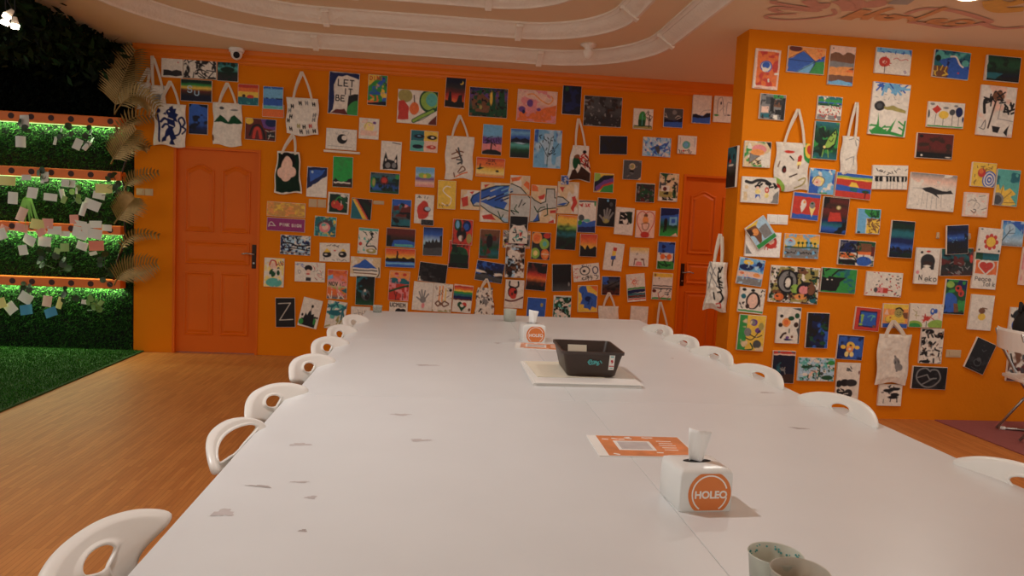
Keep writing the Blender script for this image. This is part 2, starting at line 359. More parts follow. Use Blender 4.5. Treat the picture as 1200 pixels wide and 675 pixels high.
class Pic:
    def __init__(s, w, h, seed, res=1.7, aspect=None):
        s.nx, s.ny = max(6, int(w*res)), max(6, int(h*res)); s.rng = np.random.default_rng(seed)
        s.V, s.U = np.meshgrid(np.linspace(0, 1, s.ny+1), np.linspace(0, 1, s.nx+1), indexing='ij')
        s.as_ = w/h; s.X = s.U*s.as_; s.Y = s.V; s.C = np.zeros((s.ny+1, s.nx+1, 3)); s.C[:] = PAL['w']; s.px = 1/h/res
        s.wob = (vnoise(s.U, s.V, 7, s.rng)-.5)*.03
    def put(s, dist, col):     # dist<0 inside
        a = np.clip(.5-dist/(s.px*1.2), 0, 1)[..., None]; s.C = s.C*(1-a)+PAL[col]*a
    def line(s, pts, w, col):
        d = np.full(s.U.shape, 9.)
        for (x0, y0), (x1, y1) in zip(pts, pts[1:]):
            x0 *= s.as_; x1 *= s.as_; dx, dy = x1-x0, y1-y0; L = dx*dx+dy*dy+1e-9
            t = np.clip(((s.X-x0)*dx+(s.Y-y0)*dy)/L, 0, 1); d = np.minimum(d, np.hypot(s.X-x0-t*dx, s.Y-y0-t*dy))
        s.put(d-w/2, col)
    def poly(s, pts, col):
        ins = np.zeros(s.U.shape, bool); U, V = s.U+s.wob, s.V+s.wob; d = np.full(s.U.shape, 9.)
        for i in range(len(pts)):
            x0, y0 = pts[i-1]; x1, y1 = pts[i]
            c = ((y0 > V) != (y1 > V)) & (U < (x1-x0)*(V-y0)/((y1-y0) or 1e-9)+x0); ins ^= c
            dx, dy = (x1-x0)*s.as_, y1-y0; L = dx*dx+dy*dy+1e-9; X, Y = U*s.as_-x0*s.as_, V-y0
            t = np.clip((X*dx+Y*dy)/L, 0, 1); d = np.minimum(d, np.hypot(X-t*dx, Y-t*dy))
        s.put(np.where(ins, -d, d), col)
    def ell(s, cx, cy, rx, ry, col):
        s.put((np.hypot((s.U-cx)/rx, (s.V-cy)/ry)-1)*min(rx*s.as_, ry)+s.wob*.6, col)
    def run(s, spec):
        for cmd in spec.split(';'):
            t = cmd.split()
            if not t: continue
            k = t[0]
            if k == 'f': s.C[:] = PAL[t[1]]
            elif k == 'g':
                cs = np.array([PAL[c] for c in t[1]]); x = np.clip((s.V+s.wob*1.5), 0, 1)*(len(cs)-1); i = np.clip(x.astype(int), 0, len(cs)-2); f = (x-i)[..., None]
                s.C = cs[i]*(1-f)+cs[i+1]*f
            elif k == 'b':
                v = s.V+s.wob
                for j in range(1, len(t), 2): s.put((float(t[j-1]) if j > 1 else -1)-v, t[j])
            elif k == 'n':
                q = vnoise(s.U*s.as_, s.V, float(t[3]), s.rng)*.65+vnoise(s.U*s.as_, s.V, float(t[3])*2.3, s.rng)*.35
                th = np.quantile(q, 1-float(t[2])); s.put((th-q)*.18, t[1])
            elif k == 'e': s.ell(*map(float, t[2:6]), t[1])
            elif k == 'r': x0, y0, x1, y1 = map(float, t[2:6]); s.poly([(x0, y0), (x1, y0), (x1, y1), (x0, y1)], t[1])
            elif k == 'p': a = list(map(float, t[2:])); s.poly(list(zip(a[::2], a[1::2])), t[1])
            elif k == 'l': a = list(map(float, t[3:])); s.line(smooth(list(zip(a[::2], a[1::2])), 4) if len(a) > 4 else list(zip(a[::2], a[1::2])), float(t[2]), t[1])
            elif k == 'L': a = list(map(float, t[3:])); s.line(list(zip(a[::2], a[1::2])), float(t[2]), t[1])
            elif k == 'd':
                for _ in range(int(t[2])): s.ell(s.rng.uniform(.04, .96), s.rng.uniform(.04, .96), float(t[3])/s.as_, float(t[3]), t[1])
            elif k == 's':    # n random strokes: col n len w [x0 y0 x1 y1]
                bx = list(map(float, t[5:9])) if len(t) > 8 else [0, 0, 1, 1]
                for _ in range(int(t[2])):
                    x, y, a = s.rng.uniform(bx[0], bx[2]), s.rng.uniform(bx[1], bx[3]), s.rng.uniform(0, math.pi); l = float(t[3])*s.rng.uniform(.5, 1)/2
                    s.line([(x-l*math.cos(a)/s.as_, y-l*math.sin(a)), (x+l*math.cos(a)/s.as_, y+l*math.sin(a))], float(t[4]), t[1])
            elif k == 't':    # col height x y width TEXT (x,y = left top)
                h, x, y, wd = map(float, t[2:6]); adv = h*.95/s.as_
                for word in ' '.join(t[6:]):
                    for st in glyph(word): s.line([(x+gx*h*.62/s.as_, y+h*(1-gy)) for gx, gy in st], wd, t[1])
                    x += adv
        n = vnoise(s.U*s.as_, s.V, 14, s.rng)*.5+vnoise(s.U*s.as_, s.V, 31, s.rng)*.5
        return s.C*(1+.34*(n[..., None]-.5))
def grid_mesh(name, P, C, m, parent, thick=None):
    ny, nx = P.shape[:2]; me = bpy.data.meshes.new(name)
    idx = np.arange(nx*ny).reshape(ny, nx); q = np.stack([idx[:-1, :-1], idx[1:, :-1], idx[1:, 1:], idx[:-1, 1:]], -1).reshape(-1, 4)
    me.vertices.add(nx*ny); me.vertices.foreach_set('co', P.reshape(-1).astype(np.float32))
    me.loops.add(q.size); me.loops.foreach_set('vertex_index', q.reshape(-1).astype(np.int32))
    me.polygons.add(len(q)); me.polygons.foreach_set('loop_start', np.arange(0, q.size, 4, dtype=np.int32))
    me.polygons.foreach_set('use_smooth', np.ones(len(q), bool))
    me.update(); me.validate()
    at_ = me.color_attributes.new('paint', 'FLOAT_COLOR', 'POINT')
    at_.data.foreach_set('color', np.concatenate([C.reshape(-1, 3), np.ones((nx*ny, 1))], 1).reshape(-1).astype(np.float32))
    me.materials.append(m); o = bpy.data.objects.new(name, me); COL.objects.link(o); o.parent = parent
    return o
_cv = {}
def wall_pt(x, y, Y): return at(x, y, Y)
def canvas(x0, y0, x1, y1, tilt, lay, label, C_or_spec, Y, group, seed, thick=.017):
    cx, cy = (x0+x1)/2, (y0+y1)/2; c = at(cx, cy, Y)
    mx = (at(cx+.5, cy, Y)-at(cx-.5, cy, Y)).x; mz = (at(cx, cy-.5, Y)-at(cx, cy+.5, Y)).z
    w, h = (x1-x0-.6)*mx, (y1-y0-.6)*mz
    root = MB().box(0, thick/2, 0, w, thick, h, .002).build('canvas_painting', M['canvas'], loc=(c.x, Y-thick-.001-lay*.019, c.z), rot=(0, -R(tilt), 0))
    tag(root, label, 'painting', group)
    C = Pic(x1-x0, y1-y0, seed).run(C_or_spec) if isinstance(C_or_spec, str) else C_or_spec
    ny, nx = C.shape[:2]; V, U = np.meshgrid(np.linspace(.5, -.5, ny), np.linspace(-.5, .5, nx), indexing='ij')
    grid_mesh('painted_picture', np.stack([U*(w-.006), np.full(U.shape, -.0008), V*(h-.006)], -1), C, M['paint'], root)
    return root
def tote(x0, y0, x1, y1, tilt, lay, label, spec, Y, px, py, seed, top=1.0, bot=1.0, fold=.012, sx=None, sw=.019, group='cotton tote bags hung on the walls'):
    cx, cy = (x0+x1)/2, (y0+y1)/2; c = at(cx, cy, Y)
    mx = (at(cx+.5, cy, Y)-at(cx-.5, cy, Y)).x; mz = (at(cx, cy-.5, Y)-at(cx, cy+.5, Y)).z
    w, h = (x1-x0)*mx, (y1-y0)*mz; base = Y-.012-lay*.02
    root = empty('tote_bag', (c.x, base, c.z)); root.rotation_euler = (0, -R(tilt), 0); tag(root, label, 'bag', group)
    C = Pic(x1-x0, y1-y0, seed).run('f w;'+spec); ny, nx = C.shape[:2]; rng = np.random.default_rng(seed)
    V, U = np.meshgrid(np.linspace(0, 1, ny), np.linspace(0, 1, nx), indexing='ij')
    sc = top+(bot-top)*V; X = (U-.5)*w*sc; edge = np.minimum(1, np.minimum(U, 1-U)*8)*np.minimum(1, np.minimum(V+.08, 1-V)*8)
    wr = vnoise(U, V*.5, 7, rng)*.6+vnoise(U, V, 15, rng)*.4
    Yd = -(fold*(.35+wr)+.004)*edge; Z = (.5-V)*h - .012*np.sin(U*math.pi*2+seed)*V + .01*(1-np.abs(2*U-1))*(V < .02)*0
    X = X+.006*np.sin(V*9+seed)
    body = grid_mesh('bag_body', np.stack([X, Yd, Z], -1), C, M['print'], root)
    m = body.modifiers.new('Solidify', 'SOLIDIFY'); m.thickness = .005; m.offset = -1
    P = at(px, py, Y); pk = (P.x-c.x, P.z-c.z); zt = h/2
    spread = (.30*w*top if sx is None else sx)
    for j, dy in ((0, -.012), (1, -.002)):
        pl = []
        for sgn in (-1, 1):
            a = (sgn*spread, zt-.03); k = (pk[0]+sgn*.006+j*.01, pk[1]-(.0 if j == 0 else .02))
            pl.append([(a[0]*(1-t)+k[0]*t + sgn*.10*w*math.sin(math.pi*t)*(.35 if t < 1 else 0), a[1]*(1-t)+k[1]*t) for t in np.linspace(0, 1, 8)])
        path = pl[0]+pl[1][::-1]; b = MB(); rr = []
        for i, p in enumerate(path):
            a, q = path[max(i-1, 0)], path[min(i+1, len(path)-1)]; d = Vector((q[0]-a[0], q[1]-a[1])); d.normalize() if d.length > 0 else None
            n = Vector((-d.y, d.x))*sw/2
            rr.append([(p[0]-n.x, dy, p[1]-n.y), (p[0]+n.x, dy, p[1]+n.y), (p[0]+n.x, dy-.003, p[1]+n.y), (p[0]-n.x, dy-.003, p[1]-n.y)])
        b.loft(rr, caps=True).build('strap', M['cloth'], root)
    return root
# ---------------------------------------------------------------- paintings: x0 y0 x1 y1 tilt layer | label | paint
BACK = '''
189.5 65 215.5 91.5 0 0|white canvas with one dark blot along its bottom, highest at the left|n K .0 3;p K .08 .95 .1 .68 .3 .66 .5 .72 .7 .64 .95 .7 .98 .9 .7 .97 .4 .93;e r .78 .3 .03 .03
215.5 67 254.5 93 0 0|white canvas splashed all over with black-brown marks, top row|n K .34 5;s k 16 .5 .05;r w 0 0 1 .06
255 70.5 280 96 0 0|dark teal landscape canvas below the dome camera|g DtTDKK;e D .5 .45 .35 .14;n D .2 5
213 94 250 120 0 1|black canvas with a rainbow haze band and pale letters Su|g DDgymhNNN;t C .3 .22 .3 .045 S;t C .3 .45 .42 .045 u
279 99 304 124 0 0|small sunset canvas with a boat on teal water|b r .15 o .35 y .62 t 1;e h .28 .56 .09 .08;e r .6 .6 .18 .1;r t 0 .66 1 1;s T 6 .2 .02 0 .7 1 1
307.5 122 333.5 138 0 0|narrow plain orange card under the blue sea canvas|f o
309 102 333 129 0 1|blue sea and sky canvas left of the strapped letter bag|b b .1 c .5 n .62 b .85 T 1;n c .2 6;r b 0 .55 1 .85
221.5 122 244.5 158 0 0|deep blue night sky canvas right of the crest bag|g bbbbnN;n N .25 5;b - 0
287.5 139 324 165 -1 0|small red and purple canvas with a yellow star and arch|f m;p v .5 0 1 0 1 .5 .6 .4;l k .09 .15 .8 .25 .4 .45 .3 .6 .6 .65 .95;l r .14 .28 .9 .34 .5 .45 .5 .52 .9;e y .12 .12 .14 .16;e n .85 .15 .2 .2;r K .7 .6 .98 .9;s w 4 .3 .02 .65 .5 1 1
385 85 421 135 -1.5 0|blue edged canvas lettered LET IT BE beside red and green hills|f w;p n 0 0 1 0 1 .14 .6 .06 .3 .1 .15 .3 .2 .6 .15 .9 .08 1 0 1;p k .68 .55 1 .48 1 1 .62 1;e g 1 .92 .35 .28;p m .1 1 .25 .9 .55 .86 .68 1;t k .15 .3 .17 .028 LET;t k .13 .5 .38 .028 IT;t k .13 .25 .55 .028 BE
431 88 454 124 -1 0|small canvas of blue green turtle shapes under orange lettering|f g;p n .6 0 1 0 1 .4;n b .35 5;n g .3 6;n y .12 6;p y 0 0 .65 0 .3 .2 0 .4;t r .12 .08 .05 .03 DI;t r .12 .45 .03 .03 NI;s o 10 .2 .05 0 .7 .6 1;p N 0 .95 1 .85 1 1 0 1
465.5 106 513 146 -1 0|wide cream canvas painted with apple, tomato, melon and cucumbers|f w;e e .18 .18 .18 .2;p r .02 .35 .15 .32 .28 .5 .28 .88 .02 .92;e o .42 .55 .12 .19;l h .03 .42 .35 .4 .15;e d .82 .28 .28 .36;e l .8 .28 .22 .28;e T .85 .25 .14 .2;l d .13 .42 .92 .6 .78 .92 .55;l l .08 .42 .92 .6 .78 .9 .58;l d .02 .45 .95 .65 .85 .9 .62;p m .8 .95 1 .7 1 1 .8 1
521.5 90 545.5 127 -2 0|night skyline canvas, crescent moon over a red horizon|g NNKmroo;p k 0 1 0 .78 .15 .78 .2 .5 .3 .5 .35 .8 .5 .85 .6 .8 .7 .6 .85 .55 .9 .8 1 .8 1 1;e y .8 .17 .1 .07;e N .75 .14 .1 .07
549.5 103 595 138 0 0|wide dark canvas of a cabin and tall green trees|f A;g nvAdD;p B .05 .45 .28 .15 .55 .45 .52 .85 .1 .85;n d .25 6;n B .15 9;e e .3 .68 .04 .08;p d .55 .95 .55 .2 .66 .1 .7 .9;p d .76 1 .78 .1 .9 0 .98 .9;e y .57 .35 .04 .25;n k .12 9
605.5 106 652.5 144 -1 0|wide pink landscape canvas with a swirl and purple shapes|f P;g PPPppo;p o 0 .6 .3 .75 .6 .6 1 .4 1 1 0 1;n p .25 6;e v .32 .42 .08 .12;e v .12 .62 .09 .09;e n .17 .7 .04 .06;l O .04 .25 .15 .4 .12 .6 .3 .8 .4 .9 .25 .85 .15;e v .55 .6 .05 .05
658.5 99.5 681 135 0 0|dark navy night canvas with a tiny green star, near the cornice|f N;n n .3 5;e d .22 .14 .1 .08;p n .1 .65 .5 .55 1 .65 1 .7 .2 .72
683.5 113 728.5 149 0 0|wide charcoal grey galaxy canvas with faint specks|g AAGKK;g AAAKK;n a .12 8;n K .3 5;d a 14 .012;n h .08 6
741.5 127.5 765 152 0 0|small white canvas of a green bottle and bare tree|f w;r e 0 .85 1 1;e g .45 .5 .2 .38;r d .25 .55 .62 .86;l T .03 .45 .25 .45 .8;l h .05 .82 .9 .82 .3;s h 8 .3 .03 .62 .05 1 .5;r d .05 .83 .95 .88
777 127 800 150 0 0|small dark canvas, full moon over blue water|f A;r n 0 .62 1 1;e a .55 .2 .12 .12;p b 0 .75 1 .65 1 1 0 1;p N 0 .55 .45 .65 .55 .7 .9 .48 1 .45 1 .7 0 .75;s w 5 .25 .02 0 .35 1 .55
810.5 111.5 833 145.5 0 0|white canvas with navy hills over blue, next to the sketch|f w;r b 0 .72 1 1;p N 0 .8 0 .68 .2 .66 .55 .76 .8 .62 1 .62 1 .76 .5 .82;l a .012 .4 .7 .6 .55 1 .5
835.5 110.5 857 144 0 0|white canvas with faint pencil sketch beside the corner|f w;l a .02 .2 .7 .2 .25 .4 .1 .5 .3 .55 .65 .7 .75 .75 .3 .95 .3;l a .015 .35 .6 .6 .4;e N .38 .32 .04 .05;e g .15 .76 .14 .04;e N .88 .74 .1 .02
702 159 735 181.5 2 0|nearly black wide canvas right of the gift print bag|f k;n N .3 4
752.5 161 786 184 0 0|pale blue canvas with a whale tail rising|f C;n w .3 8;n b .15 7;p b .25 .62 .5 .35 .6 .45 .95 .15 .8 .55 .62 .65 .58 .95 .5 .95;n c .2 9;p A .42 .5 .58 .4 .62 .7 .55 .9
793.5 159 816 181 0 0|small white canvas with a turquoise ring and dark marks|f w;e T .45 .5 .22 .22;e c .43 .5 .12 .14;s k 10 .15 .04 .05 .8 .95 1;e r .3 .85 .06 .06;L v .02 .9 .1 .9 .6;L a .02 .1 .1 .1 .5
382 151 418.5 176 -1 0|white framed card with a black and white moon circle|f w;e k .53 .48 .17 .24;e w .6 .42 .09 .12;s a 8 .12 .015 .3 .1 .8 .3;L a .015 .08 .86 .85 .86
420.5 138.5 444.5 163.5 -1 0|small cream card, yellow mound over pink sand|f w;e Y .5 .42 .27 .24;r P .08 .6 .92 .85;n P .1 6;e v .78 .2 .08 .06;l e .02 .28 .5 .4 .2 .7 .25
446 165.5 470.5 200 -1 0|white canvas of a long eared black cat face|f w;p k .12 .98 .12 .72 .22 .35 .35 .62 .65 .66 .8 .42 .88 .95 .85 .98;e a .36 .84 .13 .1;e a .68 .84 .1 .09;e w .25 .66 .04 .05;e w .75 .68 .04 .05;L K .03 .55 .04 .95 .07
359.5 195.5 384 231.5 -1 0|blue starry night canvas above a pale rising cloud|f w;p n 0 0 1 0 1 .28 .8 .35 .65 .42 .55 .5 .3 .6 .2 .68 0 .75;p b .1 .1 .9 .08 .7 .28 .4 .38 .15 .5;e C .25 .17 .05 .04;n b .0 3
390 183.5 414 220 0 0|bright green canvas over a dark tree line|g GGGGG;n g .2 7;p k 0 1 0 .8 .15 .72 .3 .8 .5 .86 .7 .78 .8 .72 1 .7 1 1;r w .05 .83 .9 .88;r h 0 .88 1 1
433.5 202.5 468.5 227 -1 0|dark blue green canvas with one red flower|g AtNbd;n D .35 6;e m .48 .38 .14 .22;e r .48 .36 .09 .14;L k .05 .48 .5 .48 1;e g .1 .5 .09 .26;e e .12 .5 .05 .18;e g .93 .15 .07 .12;r d 0 .9 1 1
384 225.5 409.5 251 -2 0|white edged canvas of two red cherries on green|f w;r D .06 .06 .95 .95;p d .5 .1 .9 .15 .9 .8 .6 .6;e r .36 .56 .2 .2;e r .58 .66 .17 .17;e O .3 .5 .04 .05;l g .05 .35 .4 .5 .2 .65 .25;e w .7 .12 .1 .06;s w 5 .2 .03 .6 .1 1 .5
411.5 232.5 436 257.5 -3 0|dark canvas crossed by a diagonal rainbow stripe|f k;p t 0 0 .05 .1 .7 1 0 1;p y .02 .05 .12 .02 .78 1 .62 1;p O .12 .02 .18 .02 .85 1 .78 1;p r .18 .02 .24 .02 .9 .98 .85 1;p D .5 .1 1 .4 1 .9;p m .8 .05 1 .05 1 .2
313 237 358.5 254.5 -1 0|blank ochre card above the magenta banner|f Q;n O .3 3;n y .15 4
313 255.5 358 271.5 -1 0|magenta banner card with small white lettering|f i;l w .05 .04 .7 .07 .4 .13 .35 .2 .6;L w .05 .05 .62 .22 .62;t w .2 .34 .40 .045 PINK;t w .2 .66 .42 .045 SIGN
368.5 253.5 394.5 277.5 -2 0|small teal canvas with a pink bloom in the middle|f t;n T .35 6;n y .1 5;p A .2 .3 .5 .1 .8 .2 .9 .5 .1 .5;e p .48 .55 .26 .26;e P .5 .52 .14 .14;n T .08 7
328.5 275.5 364.5 299 -1 0|abstract canvas of dark blue and white waves|f C;n n .45 6;n w .2 8;l k .08 0 .45 .3 .4 .6 .55 1 .45;l N .06 0 .7 .4 .65 1 .75;l B .04 0 .9 .5 .88 1 .95;n k .15 8
309.5 302 333.5 336.5 -1 0|cream drawing of a red haired girl in green|f Y;n w .3 4;e P .46 .27 .17 .13;l r .05 .25 .25 .35 .08 .55 .1 .62 .25;e d .42 .52 .17 .14;e T .5 .85 .42 .16;n w .12 8;e d .72 .5 .08 .08;s r 5 .06 .03 .65 .05 .95 .3;s n 6 .06 .03 .68 .05 .95 .35;L K .02 .3 .3 .3 .3
345.5 307 381.5 330.5 0 0|white card of handwriting around a black bowl haircut|f w;e k .45 .3 .13 .17;e P .45 .46 .08 .1;e r .44 .6 .07 .04;r K .37 .78 .53 .97;s b 8 .16 .025 .05 .05 .28 .35;s r 8 .2 .025 .62 .1 .95 .9;l a .025 .1 .45 .15 .6 .2 .45 .12 .4;s A 7 .16 .02 .6 .1 .95 .9
374.5 284.5 410.5 307 1 0|white card with two black sunglass faces in hats|f w;e k .24 .62 .15 .17;e k .77 .6 .14 .17;p y .12 .5 .24 .28 .38 .48;p y .68 .42 .77 .27 .88 .42;s k 8 .14 .03 .25 .05 .8 .2;e w .2 .62 .05 .04;e w .74 .58 .05 .04;s A 8 .15 .025 .08 .8 .9 .95;e r .5 .4 .04 .04
419.5 267 443.5 298 -2 0|white canvas with a black swan-like curve and red heart|f w;r T 0 .0 1 .1;n T .06 8;l k .05 .65 .25 .7 .35 .5 .55 .45 .7 .8 .68 .95 .8;e k .68 .2 .1 .06;e r .12 .62 .09 .07;s d 10 .08 .03 .05 .1 .9 .5;e e .7 .88 .26 .1;e w .68 .86 .12 .05
410.5 301 446.5 325 -1 0|canvas of a blue pyramid above stacked books|f s;n w .3 4;p b .04 .55 .48 .08 .9 .56;r w .08 .55 .92 .66;r A .08 .63 .9 .7;r w .12 .7 .9 .8;r B .12 .8 .88 .86;r w .12 .86 .9 .96;l k .05 .95 .5 .97 .8 .9 1
458.5 233.5 482 267 -1 0|layered blue and red seascape under the narrow wall plate|b b .22 m .45 k .52 m .62 A .72 t 1;r b .1 .0 .9 .2;e p .6 .22 .25 .06;n k .15 5;n t .1 4;r k 0 .94 1 1
452.5 267.5 487 290 -1 0|dusk canvas of maroon sky over blue water|g mmhkN;p b .25 .65 .7 .6 1 .7 1 1 .2 1;p T .3 .85 .9 .83 1 .95 .3 .97;r k 0 .4 .15 1
451.5 291 487 313.5 0 1|orange skyline canvas of black towers over a blue river|g royyk;r k 0 .56 1 .72;p k .0 .7 .05 .48 .15 .55 .3 .5 .36 .5 .38 .12 .42 .12 .44 .5 .55 .52 .6 .42 .75 .55 .9 .45 1 .5 1 .7;r b 0 .7 1 1;r c .02 .75 .98 .85
383.5 316 407.5 350.5 -1 0|hazy pink and teal canvas with a row of dark letters|g ropPlot;n o .3 4;p c 0 .2 .25 .15 .3 .3 0 .35;p t .7 .7 1 .6 1 .8;t k .12 .08 .42 .03 NOV;t k .12 .6 .42 .03 IE;s w 6 .4 .03 0 .8 1 1;n p .1 6
417 323 439.5 357.5 -1 1|black green canvas with a pale howling wolf shape|g kkDDd;e A .55 .65 .24 .2;e a .5 .6 .12 .14;e k .62 .7 .14 .12;n t .12 5;e w .5 .5 .04 .04;r d 0 .92 1 1
323 348.5 346.5 383.5 2 0|black canvas with a thin chalk letter Z|f k;L w .022 .14 .19 .78 .17;L w .022 .78 .17 .2 .76;L w .022 .2 .76 .9 .74
352 349.5 375.5 384 -12 0|tilted white canvas of a black and green spiky castle|f w;p k .12 .95 .1 .7 .2 .7 .28 .5 .38 .6 .45 .45 .55 .4 .6 .55 .72 .5 .8 .75 .9 .7 .88 .98;n w .0 3;e k .55 .25 .06 .05;L k .02 .55 .25 .5 .4;e k .12 .6 .06 .05;e g .12 .85 .12 .1;e g .82 .75 .06 .12;e k .8 .62 .06 .04;e k .92 .62 .05 .04
382 352.5 405.5 386 -7 0|tilted white canvas with teal brush strokes by the table corner|f w;n T .2 5;e t .45 .42 .35 .1;e T .55 .15 .4 .08;s t 12 .4 .06 0 .05 1 .55;s e 6 .2 .05 0 .6 1 1
411 359 434 391 0 0|white canvas with thin grey stalks, half behind the table|f w;s a 8 .25 .015 .3 .1 .8 .4;s B 4 .2 .015 .3 .1 .8 .4
455.5 317.5 480 352.5 -2 0|red hill canvas with teal mountain and flower petals above|f r;b O .2 O .22 t .42 r 1;p O 0 0 1 0 1 .3 .7 .22 .4 .25 .2 .18 0 .3;e r .35 .08 .1 .04;e r .75 .1 .1 .05;n p .25 6;l d .07 .05 .7 .4 .6 .8 .5 1 .48;s m 5 .3 .03 .3 .7 1 1
455.5 353.5 477.5 388 -1 0|white canvas lettered over a black heart, cut by the table|f w;t k .12 .03 .03 .03 UCM;t k .12 .58 .04 .03 EM;e k .5 .33 .18 .12;e k .75 .33 .18 .12;p k .32 .36 .94 .36 .62 .7
565 146 588.5 182 -1 0|lone bare tree canvas against a blue to pink sky|g cccvppo;p v 0 .4 .4 .45 1 .4 1 .6 0 .65;e k .5 .95 .55 .12;L k .05 .45 .88 .48 .6;s k 14 .2 .025 .2 .42 .85 .65
557.5 185 591.5 208 -1 0|orange sunset canvas with small dark writing on top|g rooyYo;t k .14 .4 .06 .03 SUN;s k 7 .1 .03 .35 .25 .75 .35;p d 0 .6 .15 .5 .3 .55 .1 .65;L k .06 .12 .55 .14 .35;e k .75 .68 .06 .06;r O 0 .9 1 1
597.5 151 621 185.5 0 0|blue mountain lake canvas fading into a dark shore|g bcbkTdDk;p N 0 .38 .3 .3 .5 .38 .75 .3 1 .38 1 .48 0 .48;p C .2 .48 .8 .48 .6 .53 .4 .53;n b .0 3
625 152 658 197.5 0 0|tall light blue canvas of a dark leafy stem|f b;n c .5 3;p c .15 0 .8 0 .85 1 .1 1;n C .3 4;p C .35 .1 .7 .1 .65 .9 .4 .9;l d .018 .5 .95 .52 .6 .62 .2;l N .016 .5 .7 .3 .45 .2 .35;l N .016 .53 .7 .75 .5 .9 .35;s N 20 .07 .025 .2 .15 .8 .7
480.5 153 513.5 178.5 -1 0|four colour panel canvas with a car in each panel|r t 0 0 .5 .5;r T 0 .5 .5 1;r y .5 0 1 .48;r P .5 .48 1 1;e N .3 .28 .2 .1;e k .78 .3 .18 .11;e N .28 .78 .2 .1;e r .78 .77 .18 .1;e w .8 .3 .06 .04;e c .3 .26 .06 .03;e P .8 .75 .06 .04
486.5 196 509.5 219.5 0 0|pastel sky canvas with a pale green butterfly|g ccCvPp;e l .35 .42 .2 .14;e l .65 .42 .2 .14;e y .5 .45 .1 .1
512.5 211.5 534.5 245.5 0 1|yellow canvas with one large thin letter S|f y;l W .03 .7 .22 .45 .2 .28 .35 .5 .5 .75 .62 .7 .82 .5 .88 .25 .8;s B 7 .1 .02 .1 .87 .6 .92
485.5 228 508.5 262.5 -1 0|white canvas with a rounded red abstract shape|f w;e r .45 .55 .32 .3;e r .5 .4 .22 .2;e r .3 .75 .12 .1;e m .65 .5 .2 .1;e C .68 .48 .15 .07;s K 6 .1 .02 .15 .07 .7 .1
493 257 508.5 264.5 -1 1|tiny black card stuck over the foot of the red shape canvas|f k;n A .3 5
495.5 266 519 300 0 0|blue evening city canvas above the black slab canvas|g nbCTA;p K 0 1 .02 .62 .1 .62 .12 .52 .25 .52 .3 .45 .4 .55 .5 .4 .58 .52 .68 .38 .75 .5 .85 .5 .85 .3 1 .28 1 1;p A .02 .75 1 .7 1 1 .02 1
530 257 554 287 -1 1|red canvas with a cluster of blue, green and black balloons|f r;e d .25 .22 .2 .24;e c .22 .2 .1 .16;e n .7 .25 .22 .24;e b .68 .28 .13 .15;e k .45 .6 .25 .28;e w .42 .75 .12 .12;e e .85 .75 .13 .2;n m .1 5
525.5 282 550.5 314.5 -2 0|red canvas filled by a dark green dome|f r;e d .5 .5 .44 .3;r D .04 .5 .96 1;p k 0 .85 1 .8 1 1 0 1;s m 6 .12 .04 .3 .05 .9 .2;n D .2 5
561.5 268.5 585.5 303.5 -1 0|murky brown canvas turning to green below|g BBAdtd;n m .2 4;e k .5 .42 .16 .26;n d .15 6
490.5 308 524 331 -5 0|wide black canvas tilted above the hand print|f k;e A .5 .72 .1 .05;e w .07 .9 .1 .14;n K .3 5
483.5 330 507.5 364 -3 0|white canvas with a grey hand print|f w;e p .55 .82 .08 .1;e a .52 .62 .16 .12;l a .05 .45 .6 .3 .35;l a .05 .5 .58 .42 .28;l a .05 .55 .58 .6 .3;l a .05 .6 .6 .78 .4;l a .05 .42 .65 .2 .55
507 332 530 366 -3 0|white canvas of orange drips above three rings|f w;L O .05 .32 .1 .32 .6;L O .05 .48 .08 .48 .62;L y .04 .65 .15 .65 .6;l B .05 .15 .7 .3 .62 .45 .75 .6 .62 .85 .68;l B .05 .15 .72 .3 .8 .45 .68 .6 .8 .85 .72;n e .06 8;e k .9 .2 .08 .05;s m 8 .1 .02 .1 .1 .9 .5
530.5 333.5 553.5 366.5 -4 0|rainbow striped canvas with a dark green heart|b P .03 r .1 o .18 y .24 g .32 t .4 n .5 m .55 w 1;e d .38 .72 .13 .1;e r .62 .72 .13 .1;p d .27 .75 .73 .75 .5 .97;e w .5 .75 .1 .06;e B .92 .88 .06 .05
557 306.5 590 330.5 -7 0|tilted dark blue canvas of clouded mountains|g nnKKA;n b .15 5;p w 0 .45 .3 .5 .4 .58 .2 .6 0 .58;p w .6 .55 .95 .5 1 .6 .7 .68;p A 0 .7 .4 .65 .6 .72 1 .75 1 .9 0 .85;p k .3 .4 .6 .4 .7 .6 .5 .65
539.5 222.5 562.5 246 0 0|leftmost small canvas of the whale mural, holding the snout|@
562.5 214 597 261 0 0|large left canvas of the whale mural with the dark blue back|@
597.5 205.5 621 228 0 0|top middle canvas of the whale mural with orange leaves|@
597.5 228.5 621 261.5 0 0|lower middle canvas of the whale mural, pale belly|@
621.5 217 652 261.5 0 0|right body canvas of the whale mural where the tail narrows|@
652.5 213 678 251 0 0|rightmost canvas of the whale mural with the tail fin|@
656.5 205.5 666.5 217 0 1|tiny blue card above the whale mural tail|f b;n w .3 4;n N .2 5
596 253 618 285.5 0 2|black topped canvas with a white speckled arch|f w;r k 0 0 1 .32;p k 0 .3 .2 .34 .05 .5 0 .6;p k 1 .3 .8 .34 .95 .5 1 .6;e k .5 .15 .5 .2;s K 10 .12 .05 .1 .45 .9 .9;e r .62 .68 .07 .08;e r .3 .45 .05 .04;s T 6 .15 .04 .1 .45 .9 .9
589 270 621.5 291 0 0|busy colourful canvas peeking out behind the white arch|f a;n k .4 5;n y .15 6;n p .2 5;n w .15 7
591.5 287 614.5 325.5 0 1|tall canvas of brown and white splotches|f w;n k .4 6;n B .3 7;r w 0 0 1 .05;n h .2 9;n C .1 8
